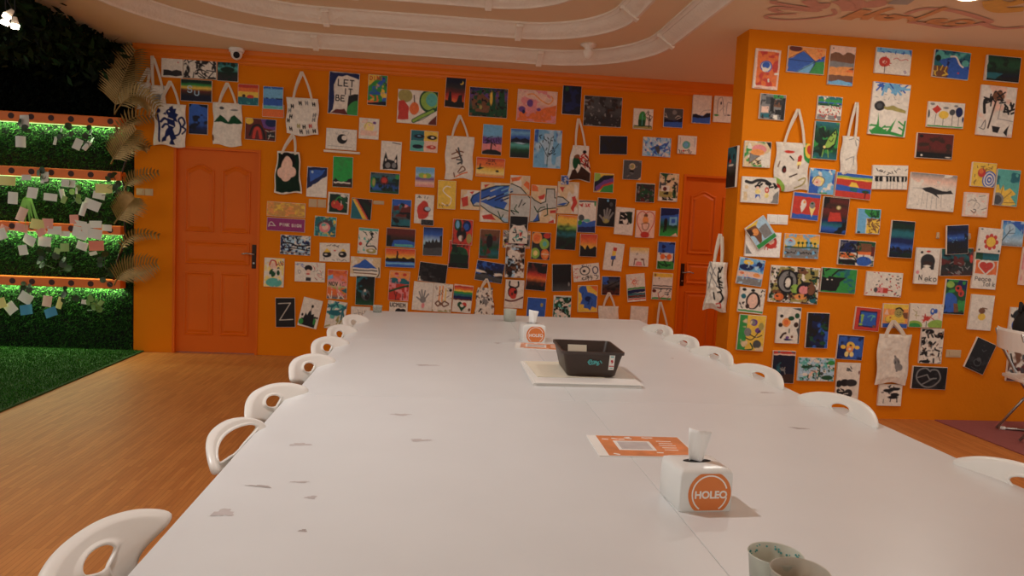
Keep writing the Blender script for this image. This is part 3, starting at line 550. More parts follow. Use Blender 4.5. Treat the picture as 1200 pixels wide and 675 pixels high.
622.5 272 645 304.5 -1 0|canvas of orange and lime citrus slices|f K;e O .25 .2 .28 .22;e o .25 .2 .18 .14;e l .68 .42 .26 .2;e T .7 .42 .12 .1;e l .2 .78 .24 .2;e Y .22 .78 .12 .1;e o .75 .8 .22 .2;e O .75 .8 .14 .12;e r .8 .1 .2 .1;L w .02 .55 .8 .95 .8
651.5 252 675.5 293 -1 0|yellow to green to black gradient canvas below the tail fin|g oyyldtDkkk;n D .15 4
676.5 234.5 698.5 273 0 0|white canvas with blue wave bottom and red writing|f w;r A 0 0 1 .05;s r 8 .12 .03 .1 .12 .6 .18;p b 0 1 0 .75 .3 .65 .5 .7 1 .6 1 1;p n 0 1 0 .85 1 .8 1 1;e A .18 .55 .17 .1;e g .12 .7 .12 .08;e T .5 .63 .2 .05;e g .92 .1 .06 .08
678.5 274 699 301 0 1|small red sky canvas above jagged black peaks|g royk;p k 0 .5 .15 .55 .3 .68 .45 .48 .6 .65 .75 .6 .9 .52 1 .6 1 1 0 1
699 232 721 266 -1 0|black canvas with an olive hand print|f k;e e .52 .75 .2 .14;l a .06 .45 .7 .38 .42;l a .06 .52 .7 .55 .36;l a .06 .6 .7 .72 .4;l a .06 .65 .75 .88 .5;l a .06 .38 .78 .15 .62;e c .55 .08 .06 .05;e A .75 .2 .09 .07
720 243 742.5 275.5 -2 0|white canvas with a black rose painted block|f w;r k .2 .16 .75 .62;n w .0 3;e w .55 .5 .14 .12;e k .5 .35 .12 .1;p D .5 .15 .9 .12 .92 .55 .8 .6;s w 4 .1 .03 .25 .2 .7 .5
744.5 246.5 767 279 0 0|pink canvas of a red outlined figure inside a heart|f P;l r .03 .5 .1 .3 .02 .08 .15 .05 .45 .3 .8 .5 .95;l r .03 .5 .1 .7 .02 .95 .15 .95 .45 .7 .8 .5 .95;e B .5 .18 .12 .08;e O .5 .35 .16 .14;l B .03 .3 .5 .5 .45 .7 .5 .6 .7 .4 .7 .3 .5;e r .5 .9 .25 .12
772.5 243.5 795 277.5 0 0|blue canvas of a dark figure by a pale window|g bbbtdgG;p n 0 0 1 0 1 .2 0 .3;r c .5 .3 .92 .6;r b .6 .38 .82 .52;e k .3 .5 .1 .16;L k .05 .27 .6 .22 .85;L k .05 .34 .6 .32 .8;p P .6 1 .9 .88 1 1
771.5 203 794.5 236.5 -1 0|watercolour canvas of a hut and trees above yellow ground|f s;n A .25 5;n d .18 6;r w .1 .45 .55 .65;e m .3 .56 .1 .08;r e .02 .65 .7 .85;n k .1 7;r w 0 .88 1 1;s k 5 .15 .05 .2 .9 .9 .97;e d .82 .7 .1 .14;L k .05 .85 .5 .85 .7
744.5 214.5 767 237.5 0 0|small dark canvas of dim green foliage|f K;n d .35 6;n m .12 6;n a .06 9;r w 0 .0 1 .03
729.5 187.5 751.5 211 0 0|small grey canvas with a cream moon|f A;e s .48 .32 .17 .17;e e .48 .32 .12 .12;e k .48 .6 .12 .1;n a .06 6;p s .8 1 1 .85 1 1
695.5 203 719 226 0 0|small canvas of bold rainbow hills, green lowest|f y;p N .0 .45 .5 .08 1 .05 1 .4 0 1;p v .05 .75 .5 .35 1 .2 1 .45 .5 .65 .1 1;p r .2 .95 .45 .6 1 .4 1 .5;p g .3 1 .5 .7 1 .52 1 1;e l .08 .15 .22 .25
616.5 307.5 640.5 340.5 -3 0|tilted canvas of a red dusk between black bands|g kkmrohkk;e k .8 .25 .3 .12;n m .1 5
646.5 309 669.5 341.5 3 0|plain black canvas tilted left of the eye doodle|f k;g kkkA;e a .88 .75 .05 .08
671 309 702.5 329.5 8 0|white canvas doodled with two big eyes and writing|f w;e k .45 .38 .2 .28;e w .45 .38 .16 .22;e k .42 .4 .06 .08;e n .85 .4 .12 .24;e w .85 .4 .08 .18;s r 12 .14 .03 .02 .1 .25 .8;s k 22 .16 .035 .25 .7 .95 .95;s n 8 .12 .03 .35 .0 .7 .12
591 327.5 613.5 361 -1 1|white canvas of a red beetle with black feelers above a dark line|f w;l k .06 .22 .05 .2 .2 .35 .25;l k .06 .68 .05 .7 .2 .55 .27;e k .4 .42 .26 .2;e r .42 .44 .22 .16;e r .45 .58 .16 .1;e k .55 .42 .08 .07;e m .38 .5 .06 .05;l m .06 0 .72 .3 .76 .6 .72 .98 .6;n w .0 3
616.5 348.5 639 385 -2 0|plain blue canvas with a tiny pale moon|g bbbn;e e .78 .22 .07 .06
647.5 346 669 380 0 0|white edged canvas densely splattered green and black|f w;n k .45 7;n d .3 8;n T .15 9;r w 0 0 1 .04
676.5 334 700 366 2 0|yellow canvas almost filled by a big blue splash|f y;p b .1 .05 .4 .0 .5 .25 .8 .3 1 .4 .95 .85 .75 .8 .65 .95 .5 .85 .3 .85 .3 .7 .1 .7 .2 .5 .15 .3;e b .22 .15 .2 .14;e n .5 .5 .15 .1;p o .6 .0 1 .0 1 .25;s n 6 .15 .02 .2 .3 .8 .7
704.5 323.5 726.5 346 1 0|small square canvas of blue over brown brushwork|g nAhm;p b 0 0 .4 0 .3 .4 .05 .45;n k .25 6;l k .05 .2 .6 .5 .45 1 .2
707.5 284.5 730 317.5 -4 0|white canvas of a red, yellow and blue ice lolly|f w;r r .42 .14 .62 .28;r y .38 .28 .6 .46;r b .34 .46 .62 .6;L k .05 .48 .6 .46 .82
737 290 760 312.5 0 0|small pale canvas with pink dress and faint face|f w;g ywww;p p .3 .98 .38 .75 .62 .75 .7 .98;L m .05 .28 .6 .24 .95;L m .05 .72 .6 .8 .95;e B .32 .62 .09 .05;e B .68 .62 .09 .05;s A 3 .1 .02 .3 .25 .7 .4;n w .0 3
769.5 283 790.5 316 0 0|canvas of two red round trees between blue and green|f w;r b 0 0 1 .4;n n .12 5;e o .3 .54 .15 .1;e o .68 .54 .14 .1;r g 0 .7 1 1;s d 5 .25 .06 0 .75 1 .95;r n .9 .4 1 .75
734 320.5 756 353.5 7 0|tilted white canvas with a small red sun above stripes|f w;e r .42 .28 .13 .09;e w .42 .28 .09 .06;s o 12 .06 .02 .2 .12 .65 .45;p g 0 .5 1 .48 1 .54 0 .56;p n 0 .57 1 .55 1 .66 0 .72;r t 0 .7 1 .78;r m 0 .78 1 .84;r k 0 .84 1 .88;r r 0 .9 1 .94
763.5 319.5 787.5 351.5 -1 0|white canvas with a yellow top stripe and black band|f w;r y 0 0 1 .15;e B .1 .08 .05 .05;e A .3 .2 .03 .03;r k 0 .46 1 .5;r A .0 .55 1 .6;e m .1 .68 .1 .06;s A 12 .08 .03 .35 .6 .95 .85;r g 0 .93 1 1;s r 4 .3 .02 .1 .88 .9 .92
737.5 358.5 758.5 392 -1 0|blank white canvas low behind the far right table corner|f w;e h .8 .85 .25 .12
'''
RIGHT = '''
882.5 58 912.5 105.5 -1.5 0|red orange canvas with a small blue circle portrait|f o;n r .35 5;r P 0 0 .08 1;r P 0 .93 1 1;r P 0 0 1 .05;r P .94 0 1 1;n w .04 8;e b .46 .43 .24 .15;e w .46 .43 .2 .12;e b .46 .4 .16 .09;e w .42 .52 .12 .06;r w .4 .48 .55 .56
921.5 55.5 966 87 -1 0|canvas of two dark blue mountains and a green field|f O;e m .18 .08 .18 .12;p b .02 .5 .4 .15 .75 .5 .75 1 0 1;p b .72 .52 .98 .25 1 1 .6 1;p c .25 .98 .72 .5 .62 .98;p g .6 1 .75 .55 1 .5 1 1;L k .02 0 .5 .42 .13 .75 .55 1 .28;L k .02 0 .52 .75 .55;L k .02 .25 1 .75 .53;L k .02 .6 1 .75 .6;s o 6 .12 .04 .6 .05 .95 .4
970 54.5 1000 101 -1 0|tall canvas of grey brown mountains over blue water|b P .15 B .42 a .55 B .6 o .66 O .75 B .92 b 1;p P 0 0 1 0 1 .2 .7 .12 .5 .22 .25 .12 0 .22;p a 0 .4 1 .42 1 .54 0 .52;p O 0 .55 1 .52 .6 .68 0 .75;p c 0 .95 .4 .86 1 .95 1 1 0 1;e K .1 .06 .03 .02
1024 57 1066.5 88 -1 0|white canvas with a red flower and blue sky strip|f w;r c 0 0 1 .18;s b 10 .15 .04 0 0 1 .18;e r .25 .55 .16 .2;e P .25 .55 .06 .08;s r 8 .2 .04 .12 .4 .4 .75;L h .03 .27 .7 .27 1;l r .025 .5 .42 .6 .36 .7 .44 .85 .38 .92 .42;s v 4 .1 .02 .82 .8 .95 .95
1092 60 1135 93 -2 0|deep blue wave canvas with white foam and golden cliff|f t;n T .2 4;r T 0 0 .25 .25;p b .1 .4 .35 .25 .6 .2 .8 .5 1 .5 1 1 .3 1 .25 .55;n n .12 6;l w .06 .45 .2 .6 .2 .72 .45 .82 .55;e T .88 .4 .1 .12;e D .1 .3 .08 .12;p B 0 .6 .42 .6 .38 1 0 1;s y 8 .25 .03 .05 .65 .38 1;r r .68 .75 .73 .82
1153 66 1194 96.5 -1 0|dark green aurora canvas over deep blue water|g DddDNk;n D .3 4;p t 0 .7 .5 .68 .3 .95 0 .9;p k .3 1 .6 .82 1 .78 1 1;r w 0 0 .03 1
889 110.5 919.5 141 -1 0|patchwork abstract canvas of green, black and brown blocks|f a;r g .5 0 .9 .15;r A .2 .1 .5 .4;r B .55 .2 .85 .5;r P .05 .5 .35 .75;r k .4 .15 .55 .7;r k .85 .1 1 1;r t .05 .78 .4 .95;r w .55 .82 .72 1;n K .2 7;r k .6 .6 .85 .8
956 113 985.5 141.5 -1 0|small canvas of green hills above rows of red marks|b t .12 g .25 b .3 d .42 w .8 a 1;n w .12 7;s r 26 .08 .04 .05 .45 .95 .9;s g 6 .2 .04 0 .1 1 .35;s A 8 .1 .03 .05 .45 .95 .9
952 142.5 981.5 187.5 -1 0|green canvas of a smiling yellow leaf shaped figure|g tdDdt;n g .2 5;n D .2 6;p k .35 .72 .6 .4 .85 .15 .95 .3 .9 .6 .6 .75 .4 .75;p l .4 .7 .62 .42 .85 .2 .9 .35 .85 .58 .6 .7;l k .02 .62 .48 .72 .52 .8 .42;e k .72 .36 .03 .02;e k .82 .3 .03 .02;L k .04 .45 .42 .35 .32;L l .02 .42 .75 .38 .95;L l .02 .6 .75 .65 .95;e Y .45 .68 .06 .04
1018.5 97.5 1063 160 -2 0|large white canvas with blue sky and green blades|f w;s b 12 .3 .03 0 0 .9 .1;s c 10 .3 .04 .2 .03 1 .13;e K .22 .45 .15 .1;e A .22 .45 .09 .06;p e .35 .45 .6 .42 .95 .5 .95 .55 .6 .52 .35 .5;p g .05 .92 .2 .85 .22 .6 .28 .85 .5 .92 .7 .65 .6 .92 .9 .95 .95 .7 1 .7 .95 1 .1 .98;s g 8 .2 .03 .05 .7 .95 1;s a 10 .05 .01 .1 .2 .9 .4
1085 120 1128.5 150.5 0 0|white canvas of a row of lollipop shaped trees|f w;r g 0 .94 1 1;p r .1 .3 .24 .12 .38 .3 .24 .48;e y .43 .5 .14 .17;e A .67 .38 .08 .12;e n .86 .35 .1 .2;e A .02 .48 .03 .14;L k .02 .22 .5 .2 .9;L k .02 .43 .65 .43 .92;L k .02 .68 .5 .68 .92;L k .02 .86 .55 .86 .92;e a .1 .08 .06 .05;e a .48 .22 .08 .05;e a .76 .12 .06 .05;e n .98 .65 .03 .12
1145 101 1187.5 160.5 -1.5 0|large white canvas of black palm trees in brushstrokes|f w;n P .2 3;L h .035 .45 .25 .3 .85;l k .06 .15 .55 .12 .3 .3 .28 .4 .12;l h .05 .42 .15 .55 .1 .6 .3;n w .0 3;e B .5 .2 .16 .09;s k 10 .2 .03 .1 .12 .7 .35;s k 10 .12 .04 .65 .35 1 .5;p k .4 .8 .65 .82 .6 .95 .45 .93;p k .75 .92 .9 .75 .85 .98;l A .015 .1 .85 .2 .7 .2 .88 .05 .86;L a .012 .55 .65 1 .68;L a .012 .6 .3 .55 .65
1072 156.5 1115.5 186.5 0 0|wide maroon canvas with a black lower band|g mmmmhk;n h .15 4;r k 0 .78 1 1;e k .1 .12 .06 .06;e w .15 .9 .03 .04;e w .88 .94 .07 .025;e h .88 .5 .08 .12
870.5 165.5 902.5 196.5 0 0|canvas of a pink ice cream in a crossed cone|f s;n g .2 4;n w .15 5;p B .2 .45 .6 .55 .2 .92;p a .22 .48 .55 .56 .22 .85;e p .55 .3 .28 .18;e O .5 .42 .26 .12;p w .6 .6 1 .35 1 .9 .7 1;p k .8 0 1 0 1 .3;s k 6 .14 .04 .35 .75 .7 .9
946.5 197.5 977 228 -1.5 0|blue canvas of a blond smiling head and yellow coat|f c;n b .3 4;n w .15 5;e Y .35 .5 .24 .2;e P .32 .55 .15 .14;e r .3 .55 .04 .04;l B .03 .12 .6 .3 .3 .6 .4 .5 .7;p b 0 1 0 .75 .2 .7 .35 .85 .4 1;r g .45 .95 .75 1
977.5 203.5 1020.5 233 -3 0|canvas of a half sun on the sea under a rainbow|b b .12 l .2 y .26 r .48 n .5 b .75 r 1;p r 0 .3 .5 .26 1 .42 1 .58 0 .5;p y .35 .52 .42 .35 .55 .35 .65 .55;p t .38 .55 .65 .58 .6 .75 .42 .72;p b .62 .56 1 .6 1 .72 .6 .72;e d .85 .7 .1 .07;L m .05 .86 .7 .84 .95
867.5 207.5 912.5 238.5 0 0|white canvas of two children under a dark cloud|f w;l K .12 .1 .18 .25 .22 .4 .12 .6 .12 .75 .25;s k 18 .12 .06 .35 .2 .95 .4;e k .42 .36 .08 .08;e P .42 .42 .05 .07;e Y .43 .56 .07 .1;p b .37 .68 .5 .68 .52 .85 .46 .72 .38 .85;e r .67 .48 .06 .12;e P .67 .48 .03 .06;e Y .67 .7 .06 .1;e s .12 .4 .05 .08;p a .8 1 .9 .6 1 .5 1 1;p s .05 .9 .05 .6 .15 .6 .15 .95;n w .0 3
927 226 959.5 258 -3 0|red canvas of two ice cream cones above a blue band|f r;r b 0 0 1 .14;r b 0 .8 1 1;e r .2 .75 .15 .08;e r .55 .75 .15 .06;p w .28 .5 .5 .45 .35 .75;e w .4 .4 .1 .16;e O .42 .34 .05 .06;p Y .62 .5 .85 .5 .75 .88;e a .73 .42 .1 .14;e d .72 .36 .05 .04
961.5 231 992.5 274.5 -2.5 0|dark canvas of a pale moon over a red glow and sea|g hmhmmhntbn;n k .15 4;e e .62 .27 .1 .06;e s .62 .27 .06 .04;p r .3 .42 .7 .42 .8 .65 .25 .68;n m .0 3
1002.5 244.5 1030.5 274.5 0 0|blue canvas of a pineapple with green crown|f c;p g .3 .02 .95 .02 .95 .35 .5 .32 .3 .15;n c .0 3;r y .42 .38 1 1;s B 30 .15 .045 .44 .4 1 1;s d 10 .2 .05 .3 .02 1 .32;L w .03 .4 .4 .4 1;e k .1 .96 .06 .04
1020.5 193.5 1062.5 222.5 2 0|white canvas of piano keys under a line of music notes|f w;L k .03 .05 .46 .98 .46;r k .07 .46 .17 .68;r k .19 .46 .29 .68;r k .38 .46 .45 .68;r k .48 .46 .55 .68;r k .58 .46 .65 .68;r k .69 .46 .76 .68;r k .82 .46 .89 .68;r k .92 .46 .98 .68;L a .015 .12 .68 .12 1;L a .015 .24 .68 .24 1;L a .015 .42 .68 .42 1;L a .015 .52 .68 .52 1;L a .015 .61 .68 .61 1;L a .015 .72 .68 .72 1;L a .015 .86 .68 .86 1;s k 9 .14 .035 .05 .18 .65 .38;s a 5 .1 .025 .62 .12 .95 .2
1063.5 203.5 1118.5 247 -1.5 0|large pale grey canvas of a single dark whale|g aPwwww;n w .2 4;s a 20 .02 .01;p K .25 .42 .45 .36 .7 .44 .8 .44 .88 .4 .95 .5 .78 .52 .6 .56 .66 .66 .52 .56 .35 .5;L a .01 .3 .5 .28 .9;L a .01 .4 .55 .4 .95;L a .01 .5 .6 .5 .95;L a .01 .6 .65 .62 .95;L a .01 .7 .55 .72 .9;L a .01 .08 .42 .25 .42
1136.5 190.5 1165.5 219.5 -1 0|yellow canvas with a blue spiral and orange bloom|f y;e b .75 .7 .3 .38;e w .75 .7 .25 .32;e b .75 .7 .2 .26;e w .75 .7 .15 .2;e b .75 .7 .1 .13;e w .75 .7 .05 .06;e r .4 .42 .17 .2;e o .38 .35 .1 .12;s B 10 .14 .03 .05 .05 .9 .3;s B 5 .12 .03 .05 .5 .2 .95
1164.5 198.5 1192.5 242 -1.5 0|teal canvas of a yellow sunflower quarter|f T;n t .3 4;n T .2 7;p y 0 .45 .1 .42 .2 .6 .3 .42 .4 .6 .6 .5 .9 .65 .7 .75 .95 .95 .6 1 0 1;e a .12 .85 .28 .2;e A .12 .85 .18 .13;L B .015 .3 .45 .25 .7;L B .015 .7 .6 .4 .8;L B .015 .9 .9 .42 .92
1127.5 225.5 1156.5 254.5 0 0|pink edged white canvas of thin pencil lines|f P;r w .06 .06 .94 .94;n P .1 6;l k .02 .15 .4 .3 .3 .5 .35 .4 .22;L k .02 .6 .15 .85 .1;l a .02 .4 .6 .5 .4 .65 .5 .6 .65;l k .03 .3 .75 .45 .85 .5 .72 .4 .7;L k .025 .75 .7 .95 .62
1041.5 258.5 1069.5 302.5 -1 0|tall night canvas, green top fading to deep blue|g kDDttnnbnDk;n N .1 4;s k 8 .15 .04 0 .72 1 .85
1105.5 263.5 1131.5 298 5 1|dark blue night canvas tilted over a dark red one|g nNnbNkkk;n N .15 4;s c 8 .04 .015 .1 .4 .9 .6
1099.5 290.5 1139 323.5 3 0|wide murky green and red canvas under the tilted night canvas|g dtDKh;n k .2 5;n m .25 4;s a 14 .14 .03 .1 .5 .95 .95;e r .95 .4 .05 .15;n w .0 3;r w 0 0 .03 1
1142.5 267 1170.5 297 -2 1|white canvas with a yellow sun ringed by red petals|f w;e r .52 .3 .08 .09;e r .52 .8 .08 .09;e r .3 .55 .08 .09;e r .78 .55 .08 .09;e r .35 .36 .08 .09;e r .7 .36 .08 .09;e r .35 .74 .08 .09;e r .7 .74 .08 .09;e r .53 .55 .24 .24;e y .53 .55 .2 .2;e A .08 .05 .06 .03;e A .93 .9 .05 .05;e A .06 .9 .04 .04
1138.5 295.5 1167.5 339 -1.5 0|white canvas of a red heart on orange above handwriting|f w;r d .0 0 1 .2;r t .3 .0 1 .18;r o .06 .22 .96 .6;e w .36 .34 .22 .13;e w .64 .34 .22 .13;p w .16 .4 .85 .4 .5 .62;e r .36 .35 .16 .09;e r .64 .35 .16 .09;p r .22 .4 .78 .4 .5 .57;t k .1 .1 .68 .018 Peace;t k .1 .45 .82 .018 Talk
1171.5 258.5 1198 289 -1 0|pale blue winter canvas of a bare dark branch|g bccCa;p b .3 0 1 0 1 .5;e C .35 .35 .25 .25;n C .1 5;l k .035 0 .85 .2 .6 .35 .4;L k .02 .3 .5 .6 .48;L k .02 .35 .4 .32 .2;L k .02 .35 .42 .5 .3
1194.5 290 1222 335 -2 0|pinkish canvas cut by the right picture edge|f P;n p .2 4
1069 290 1097 333 0 1|white playing card style canvas of black hair lettered Neko|f w;e k .22 .12 .07 .04;e r .5 .09 .1 .03;e K .5 .36 .32 .2;r K .22 .36 .8 .6;e w .48 .62 .2 .1;e h .5 .42 .2 .06;e w .48 .5 .15 .035;e p .1 .68 .07 .05;t k .13 .18 .76 .025 N;t k .13 .45 .79 .022 ek;t k .13 .82 .79 .022 o
872 271.5 914 301.5 0 0|white paper canvas with a red crab shape, half covered|f W;e r .72 .4 .18 .26;e P .72 .35 .1 .14;s r 5 .15 .04 .55 .5 .9 .75;p a .0 .5 .2 .9 0 .9
876 257 903 288 38 1|steeply turned collage canvas of a brown dog and green strip|f C;p y 0 0 .7 0 .3 .3;r g .0 .83 1 1;p B .0 .05 .45 .1 .5 .55 .35 .8 .2 .85 .15 .45 0 .35;e O .3 .35 .14 .14;p h 0 .1 .2 .15 .2 .35 0 .4;r a .5 .3 .9 .8
917.5 274 959 303 0 0|canvas of palm trees and a hut on a sunset shore|g OyyY;e C .15 .35 .16 .18;p r .08 .32 .15 .22 .25 .32;r a 0 .56 1 1;n c .2 5;r d 0 .52 1 .58;L d .03 .4 .38 .4 .55;L d .03 .52 .38 .52 .55;L d .03 .64 .36 .64 .55;L d .03 .76 .36 .76 .53;L d .03 .88 .38 .88 .53;e d .4 .36 .04 .05;e d .52 .36 .04 .05;e d .64 .34 .04 .05;e d .76 .35 .04 .05;e d .88 .37 .04 .05;s k 26 .07 .03 .05 .72 .95 .82
981 281.5 1024 311.5 -1.5 0|canvas split in four scenes with an orange fish shape|r n 0 0 .48 .5;r d .48 0 1 .5;n a .1 5;s k 8 .2 .05 .0 .1 .45 .5;e o .22 .62 .26 .12;r k 0 .78 .48 1;r B .5 .1 .9 .45;n d .1 6;p o .5 .45 .95 .4 .9 .55 .55 .55;e b .72 .82 .22 .2;r m .9 .2 1 .6;n k .08 7
863.5 302.5 894 334.5 -6 0|tilted canvas of blue clouds above a pink shore|f c;n b .3 4;e y .35 .15 .2 .1;e n .3 .35 .3 .12;e n .8 .2 .12 .12;r P 0 .5 1 .72;e o .15 .58 .1 .05;e O .75 .6 .15 .08;r a 0 .75 1 1;n C .1 6;n p .0 3
900.5 312 959 355.5 -1.5 0|largest collage canvas, dense swirls of many colours|f w;r e .03 .03 .97 .97;n k .35 7;n d .18 8;n w .2 9;n B .12 7;e k .35 .42 .22 .34;e a .35 .42 .18 .28;e k .37 .45 .1 .2;e w .36 .45 .06 .13;e l .52 .6 .09 .12;e k .75 .62 .2 .22;e p .7 .62 .1 .12;e B .85 .6 .08 .16;e o .2 .85 .1 .1;e O .65 .82 .12 .08;e t .9 .88 .07 .1;n k .1 12
960.5 314 1002.5 343.5 -1.5 0|bright green canvas with a black cat silhouette|f g;n t .3 4;n g .2 5;p k 0 .95 0 .35 .15 .4 .2 .32 .42 .36 .7 .35 .55 .55 .45 .95;L k .07 .05 .3 0 0;L k .07 .3 .3 .45 .08 .65 .02;L k .07 .1 .1 .2 .02;e w .17 .48 .02 .025;e w .3 .48 .02 .025
864.5 337 895 367 -4 0|white canvas of a penguin amid scattered marks|f w;e k .55 .5 .28 .36;e P .54 .52 .2 .3;n w .0 3;e t .15 .35 .1 .1;e k .15 .08 .08 .06;e k .5 .08 .08 .06;s k 8 .12 .03 .7 .05 1 .3;s k 6 .12 .04 .02 .6 .2 .85;r g 0 .9 1 .97;e h .35 .75 .08 .1;L h .05 .82 .45 .85 .7
863.5 368.5 895.5 411 -2 0|green and yellow canvas of blue grey mushrooms|f y;r g 0 0 .3 1;e v .55 .2 .14 .1;e a .52 .2 .1 .07;e a .35 .48 .14 .12;e v .75 .42 .12 .08;l k .03 .3 .65 .5 .7 .65 .6 .9 .3;l k .03 .45 .55 .7 .62 .9 .55;l d .04 .5 .8 .6 .95 .3 1;e A .75 .82 .16 .12;n s .1 5;e e .85 .3 .1 .12
908.5 359.5 937 402.5 0 0|white canvas of scattered flowers and leaves|f w;r A .93 .3 1 1;p A .6 0 1 0 1 .1;e O .4 .42 .18 .12;e o .4 .42 .1 .07;e h .15 .5 .09 .06;e h .82 .48 .1 .07;e d .6 .3 .12 .06;e d .85 .22 .1 .08;e k .18 .24 .07 .04;l d .03 .55 .7 .55 .6;l h .06 .2 .85 .3 .75 .4 .72;e n .52 .9 .2 .03;e v .5 .84 .08 .04;e B .68 .82 .06 .04;p A .85 .6 1 .5 1 .9
943.5 366 970 408 0 0|dark sea canvas with black left edge and green bits|g NnNnN;n b .2 5;p k 0 0 .25 0 .2 1 0 1;n k .25 5;n d .08 7;e d .78 .86 .15 .06;e k .4 .15 .25 .1
1000 360 1030 387.5 -3 0|red framed canvas around a blue underwater scene|f r;r n .15 .13 .88 .86;n r .0 3;r b .2 .2 .85 .8;n n .0 3;e l .28 .5 .05 .2;e l .25 .75 .08 .06;e l .28 .35 .07 .05;l T .04 .5 .4 .7 .3 .65 .55;e T .75 .35 .06 .05;e B .8 .8 .06 .06
1032.5 355.5 1063 384.5 0 0|orange canvas of a smiling yellow robed figure|f O;r y 0 0 1 .2;p B .7 .35 1 .35 1 .6 .75 .6;r b 0 .82 1 1;e y .5 .65 .4 .2;p y .4 .5 .8 .45 .9 .78 .2 .8;e e .62 .36 .17 .2;l k .06 .5 .2 .65 .15 .8 .28;l k .02 .55 .42 .62 .46 .7 .42;e k .57 .34 .02 .02;e k .68 .34 .02 .02;l e .03 .1 .6 .15 .75 .45 .8 .85 .78;e r .3 .58 .03 .03;p P .05 .45 .15 .2 .22 .45
1064 355.5 1103.5 384 0 0|white canvas of a spiky red flower and blue bug|f w;e l .15 .92 .25 .2;e l .85 .88 .28 .22;e g .15 .98 .2 .15;s r 12 .28 .035 .4 .48 .68 .72;e r .53 .62 .08 .1;L d .03 .52 .75 .52 1;e b .68 .3 .07 .14;e w .68 .28 .03 .06;e b .78 .28 .05 .1;l e .025 .08 .25 .2 .4 .15 .5 .28 .5;L e .02 .2 .3 .2 .65;L a .02 .2 .1 .25 .18;e P .9 .45 .04 .14;e k .96 .05 .02 .02
979.5 392.5 1010.5 421.5 -2 0|royal blue canvas of a small yellow teddy bear|f n;r b .03 .03 .97 .97;n b .2 4;p n 0 0 1 0 1 .05 0 .05;n n .4 3;e y .5 .42 .17 .17;e O .48 .55 .14 .16;e y .22 .48 .1 .08;e y .77 .48 .1 .08;e Y .37 .78 .08 .11;e Y .58 .78 .08 .11;e w .48 .56 .05 .05;e h .5 .4 .05 .04
1076.5 384.5 1103.5 426 0 0|white canvas of scattered black petals above the black logo canvas|f w;n k .16 7;s k 18 .16 .05;e k .1 .4 .1 .08;e k .35 .08 .2 .08;e k .3 .95 .22 .05;s B 8 .1 .03;e k .92 .25 .05 .04;s a 8 .12 .03
1067 429 1108 456 -1 0|black canvas with a grey heart shaped peace mark|f k;n K .2 4;l a .06 .5 .2 .35 .05 .15 .2 .12 .55 .3 .85 .5 .92 .68 .8 .82 .5 .72 .15 .55 .12 .5 .2;L a .05 .15 .5 .42 .35 .5 .55 .7 .5;L a .05 .3 .8 .62 .5
1134.5 397.5 1159.5 436 -21 0|black canvas leaning far to the right beside the wall plate|f k;l A .02 .45 .3 .55 .33 .65 .26;e A .5 .72 .2 .12;e k .5 .72 .15 .09;e A .5 .62 .1 .06;n K .1 6;L A .015 .3 .92 .75 .95
1027.5 449.5 1055.5 475.5 0 0|white canvas of wet black brush marks under the plain bag|f w;n w .0 3;e k .4 .28 .22 .08;e k .65 .2 .25 .08;e k .7 .48 .2 .1;e k .4 .3 .12 .08;e k .62 .6 .25 .08;L k .05 .55 .6 .52 .8;L k .05 .8 .6 .82 .82;L k .03 .22 .7 .22 .88;s k 8 .1 .05 .15 0 .9 .5
903.5 410.5 930.5 449 0 0|dark navy canvas with a red top strip near the chairs|f N;r r 0 0 1 .08;r P 0 .08 1 .12;n t .06 5;s a 6 .15 .03 .2 .5 .6 .7;p h .4 .8 .7 .7 1 .72 1 1 .4 1;n m .0 3
933.5 418.5 977 446.5 0 0|mint and black marbled canvas of curling leaves|f C;n T .3 6;n w .2 7;l P .1 .3 .85 .4 .6 .5 .6;l k .04 .25 .5 .45 .35 .6 .5 .55 .9;e d .82 .85 .18 .1;e A .65 .68 .06 .08;e d .2 .4 .12 .06;n d .14 9;l a .05 .5 .95 .5 .65 .35 .55;e g .9 .2 .1 .1
978.5 424.5 1006 467.5 0 0|white canvas of a large black flower, lower right wall|f w;e k .1 .58 .14 .1;e k .35 .55 .2 .1;e K .65 .55 .25 .1;e k .2 .8 .18 .1;e K .55 .85 .2 .12;e k .3 .95 .18 .08;e w .38 .7 .14 .03;s A 6 .1 .03 .3 .1 .6 .25;e m .97 .25 .04 .06;s w 6 .14 .02 .1 .6 .6 .95
1013 318.5 1056 347.5 -1 0|white canvas of a pink brown ice lolly amid scattered red leaf dots|f w;e B .3 .76 .08 .12;r p .3 .64 .48 .88;r r .48 .64 .62 .88;L r .04 .62 .75 .74 .75;e A .28 .76 .05 .1;s k 20 .06 .04;s r 16 .06 .045;n w .0 3
1105 327 1130.5 368.5 -1 0|green canvas with a red long necked bird shape|f d;n g .35 4;p b 0 .42 .3 .38 .55 .5 .7 .95 0 .98;n n .12 5;e l .2 .15 .18 .1;e r .6 .25 .16 .1;e r .75 .38 .14 .1;e k .58 .24 .07 .05;e m .74 .4 .05 .05;p B .45 .7 .65 .7 .75 .98 .5 .98;r k 0 .95 1 1
1134.5 345 1162 387 -2 0|white canvas with a small yellow and brown squiggle patch|f w;e y .52 .62 .17 .1;n w .0 3;e B .5 .45 .15 .08;s B 5 .14 .03 .38 .36 .66 .5
1181 360 1208 391 -1 0|canvas of a blue and black whirl beside the folding chair|f w;e k .45 .3 .35 .25;e a .5 .35 .2 .15;e b .35 .7 .26 .25;e w .35 .7 .16 .16;e c .35 .7 .1 .1;n k .15 6
1178.5 411 1212 447 -1 0|brown red and white canvas behind the folding chair|f w;n B .35 4;n m .2 5;l k .06 .05 .1 .2 .5 .35 .6;e m .7 .6 .25 .2;n A .2 6
'''
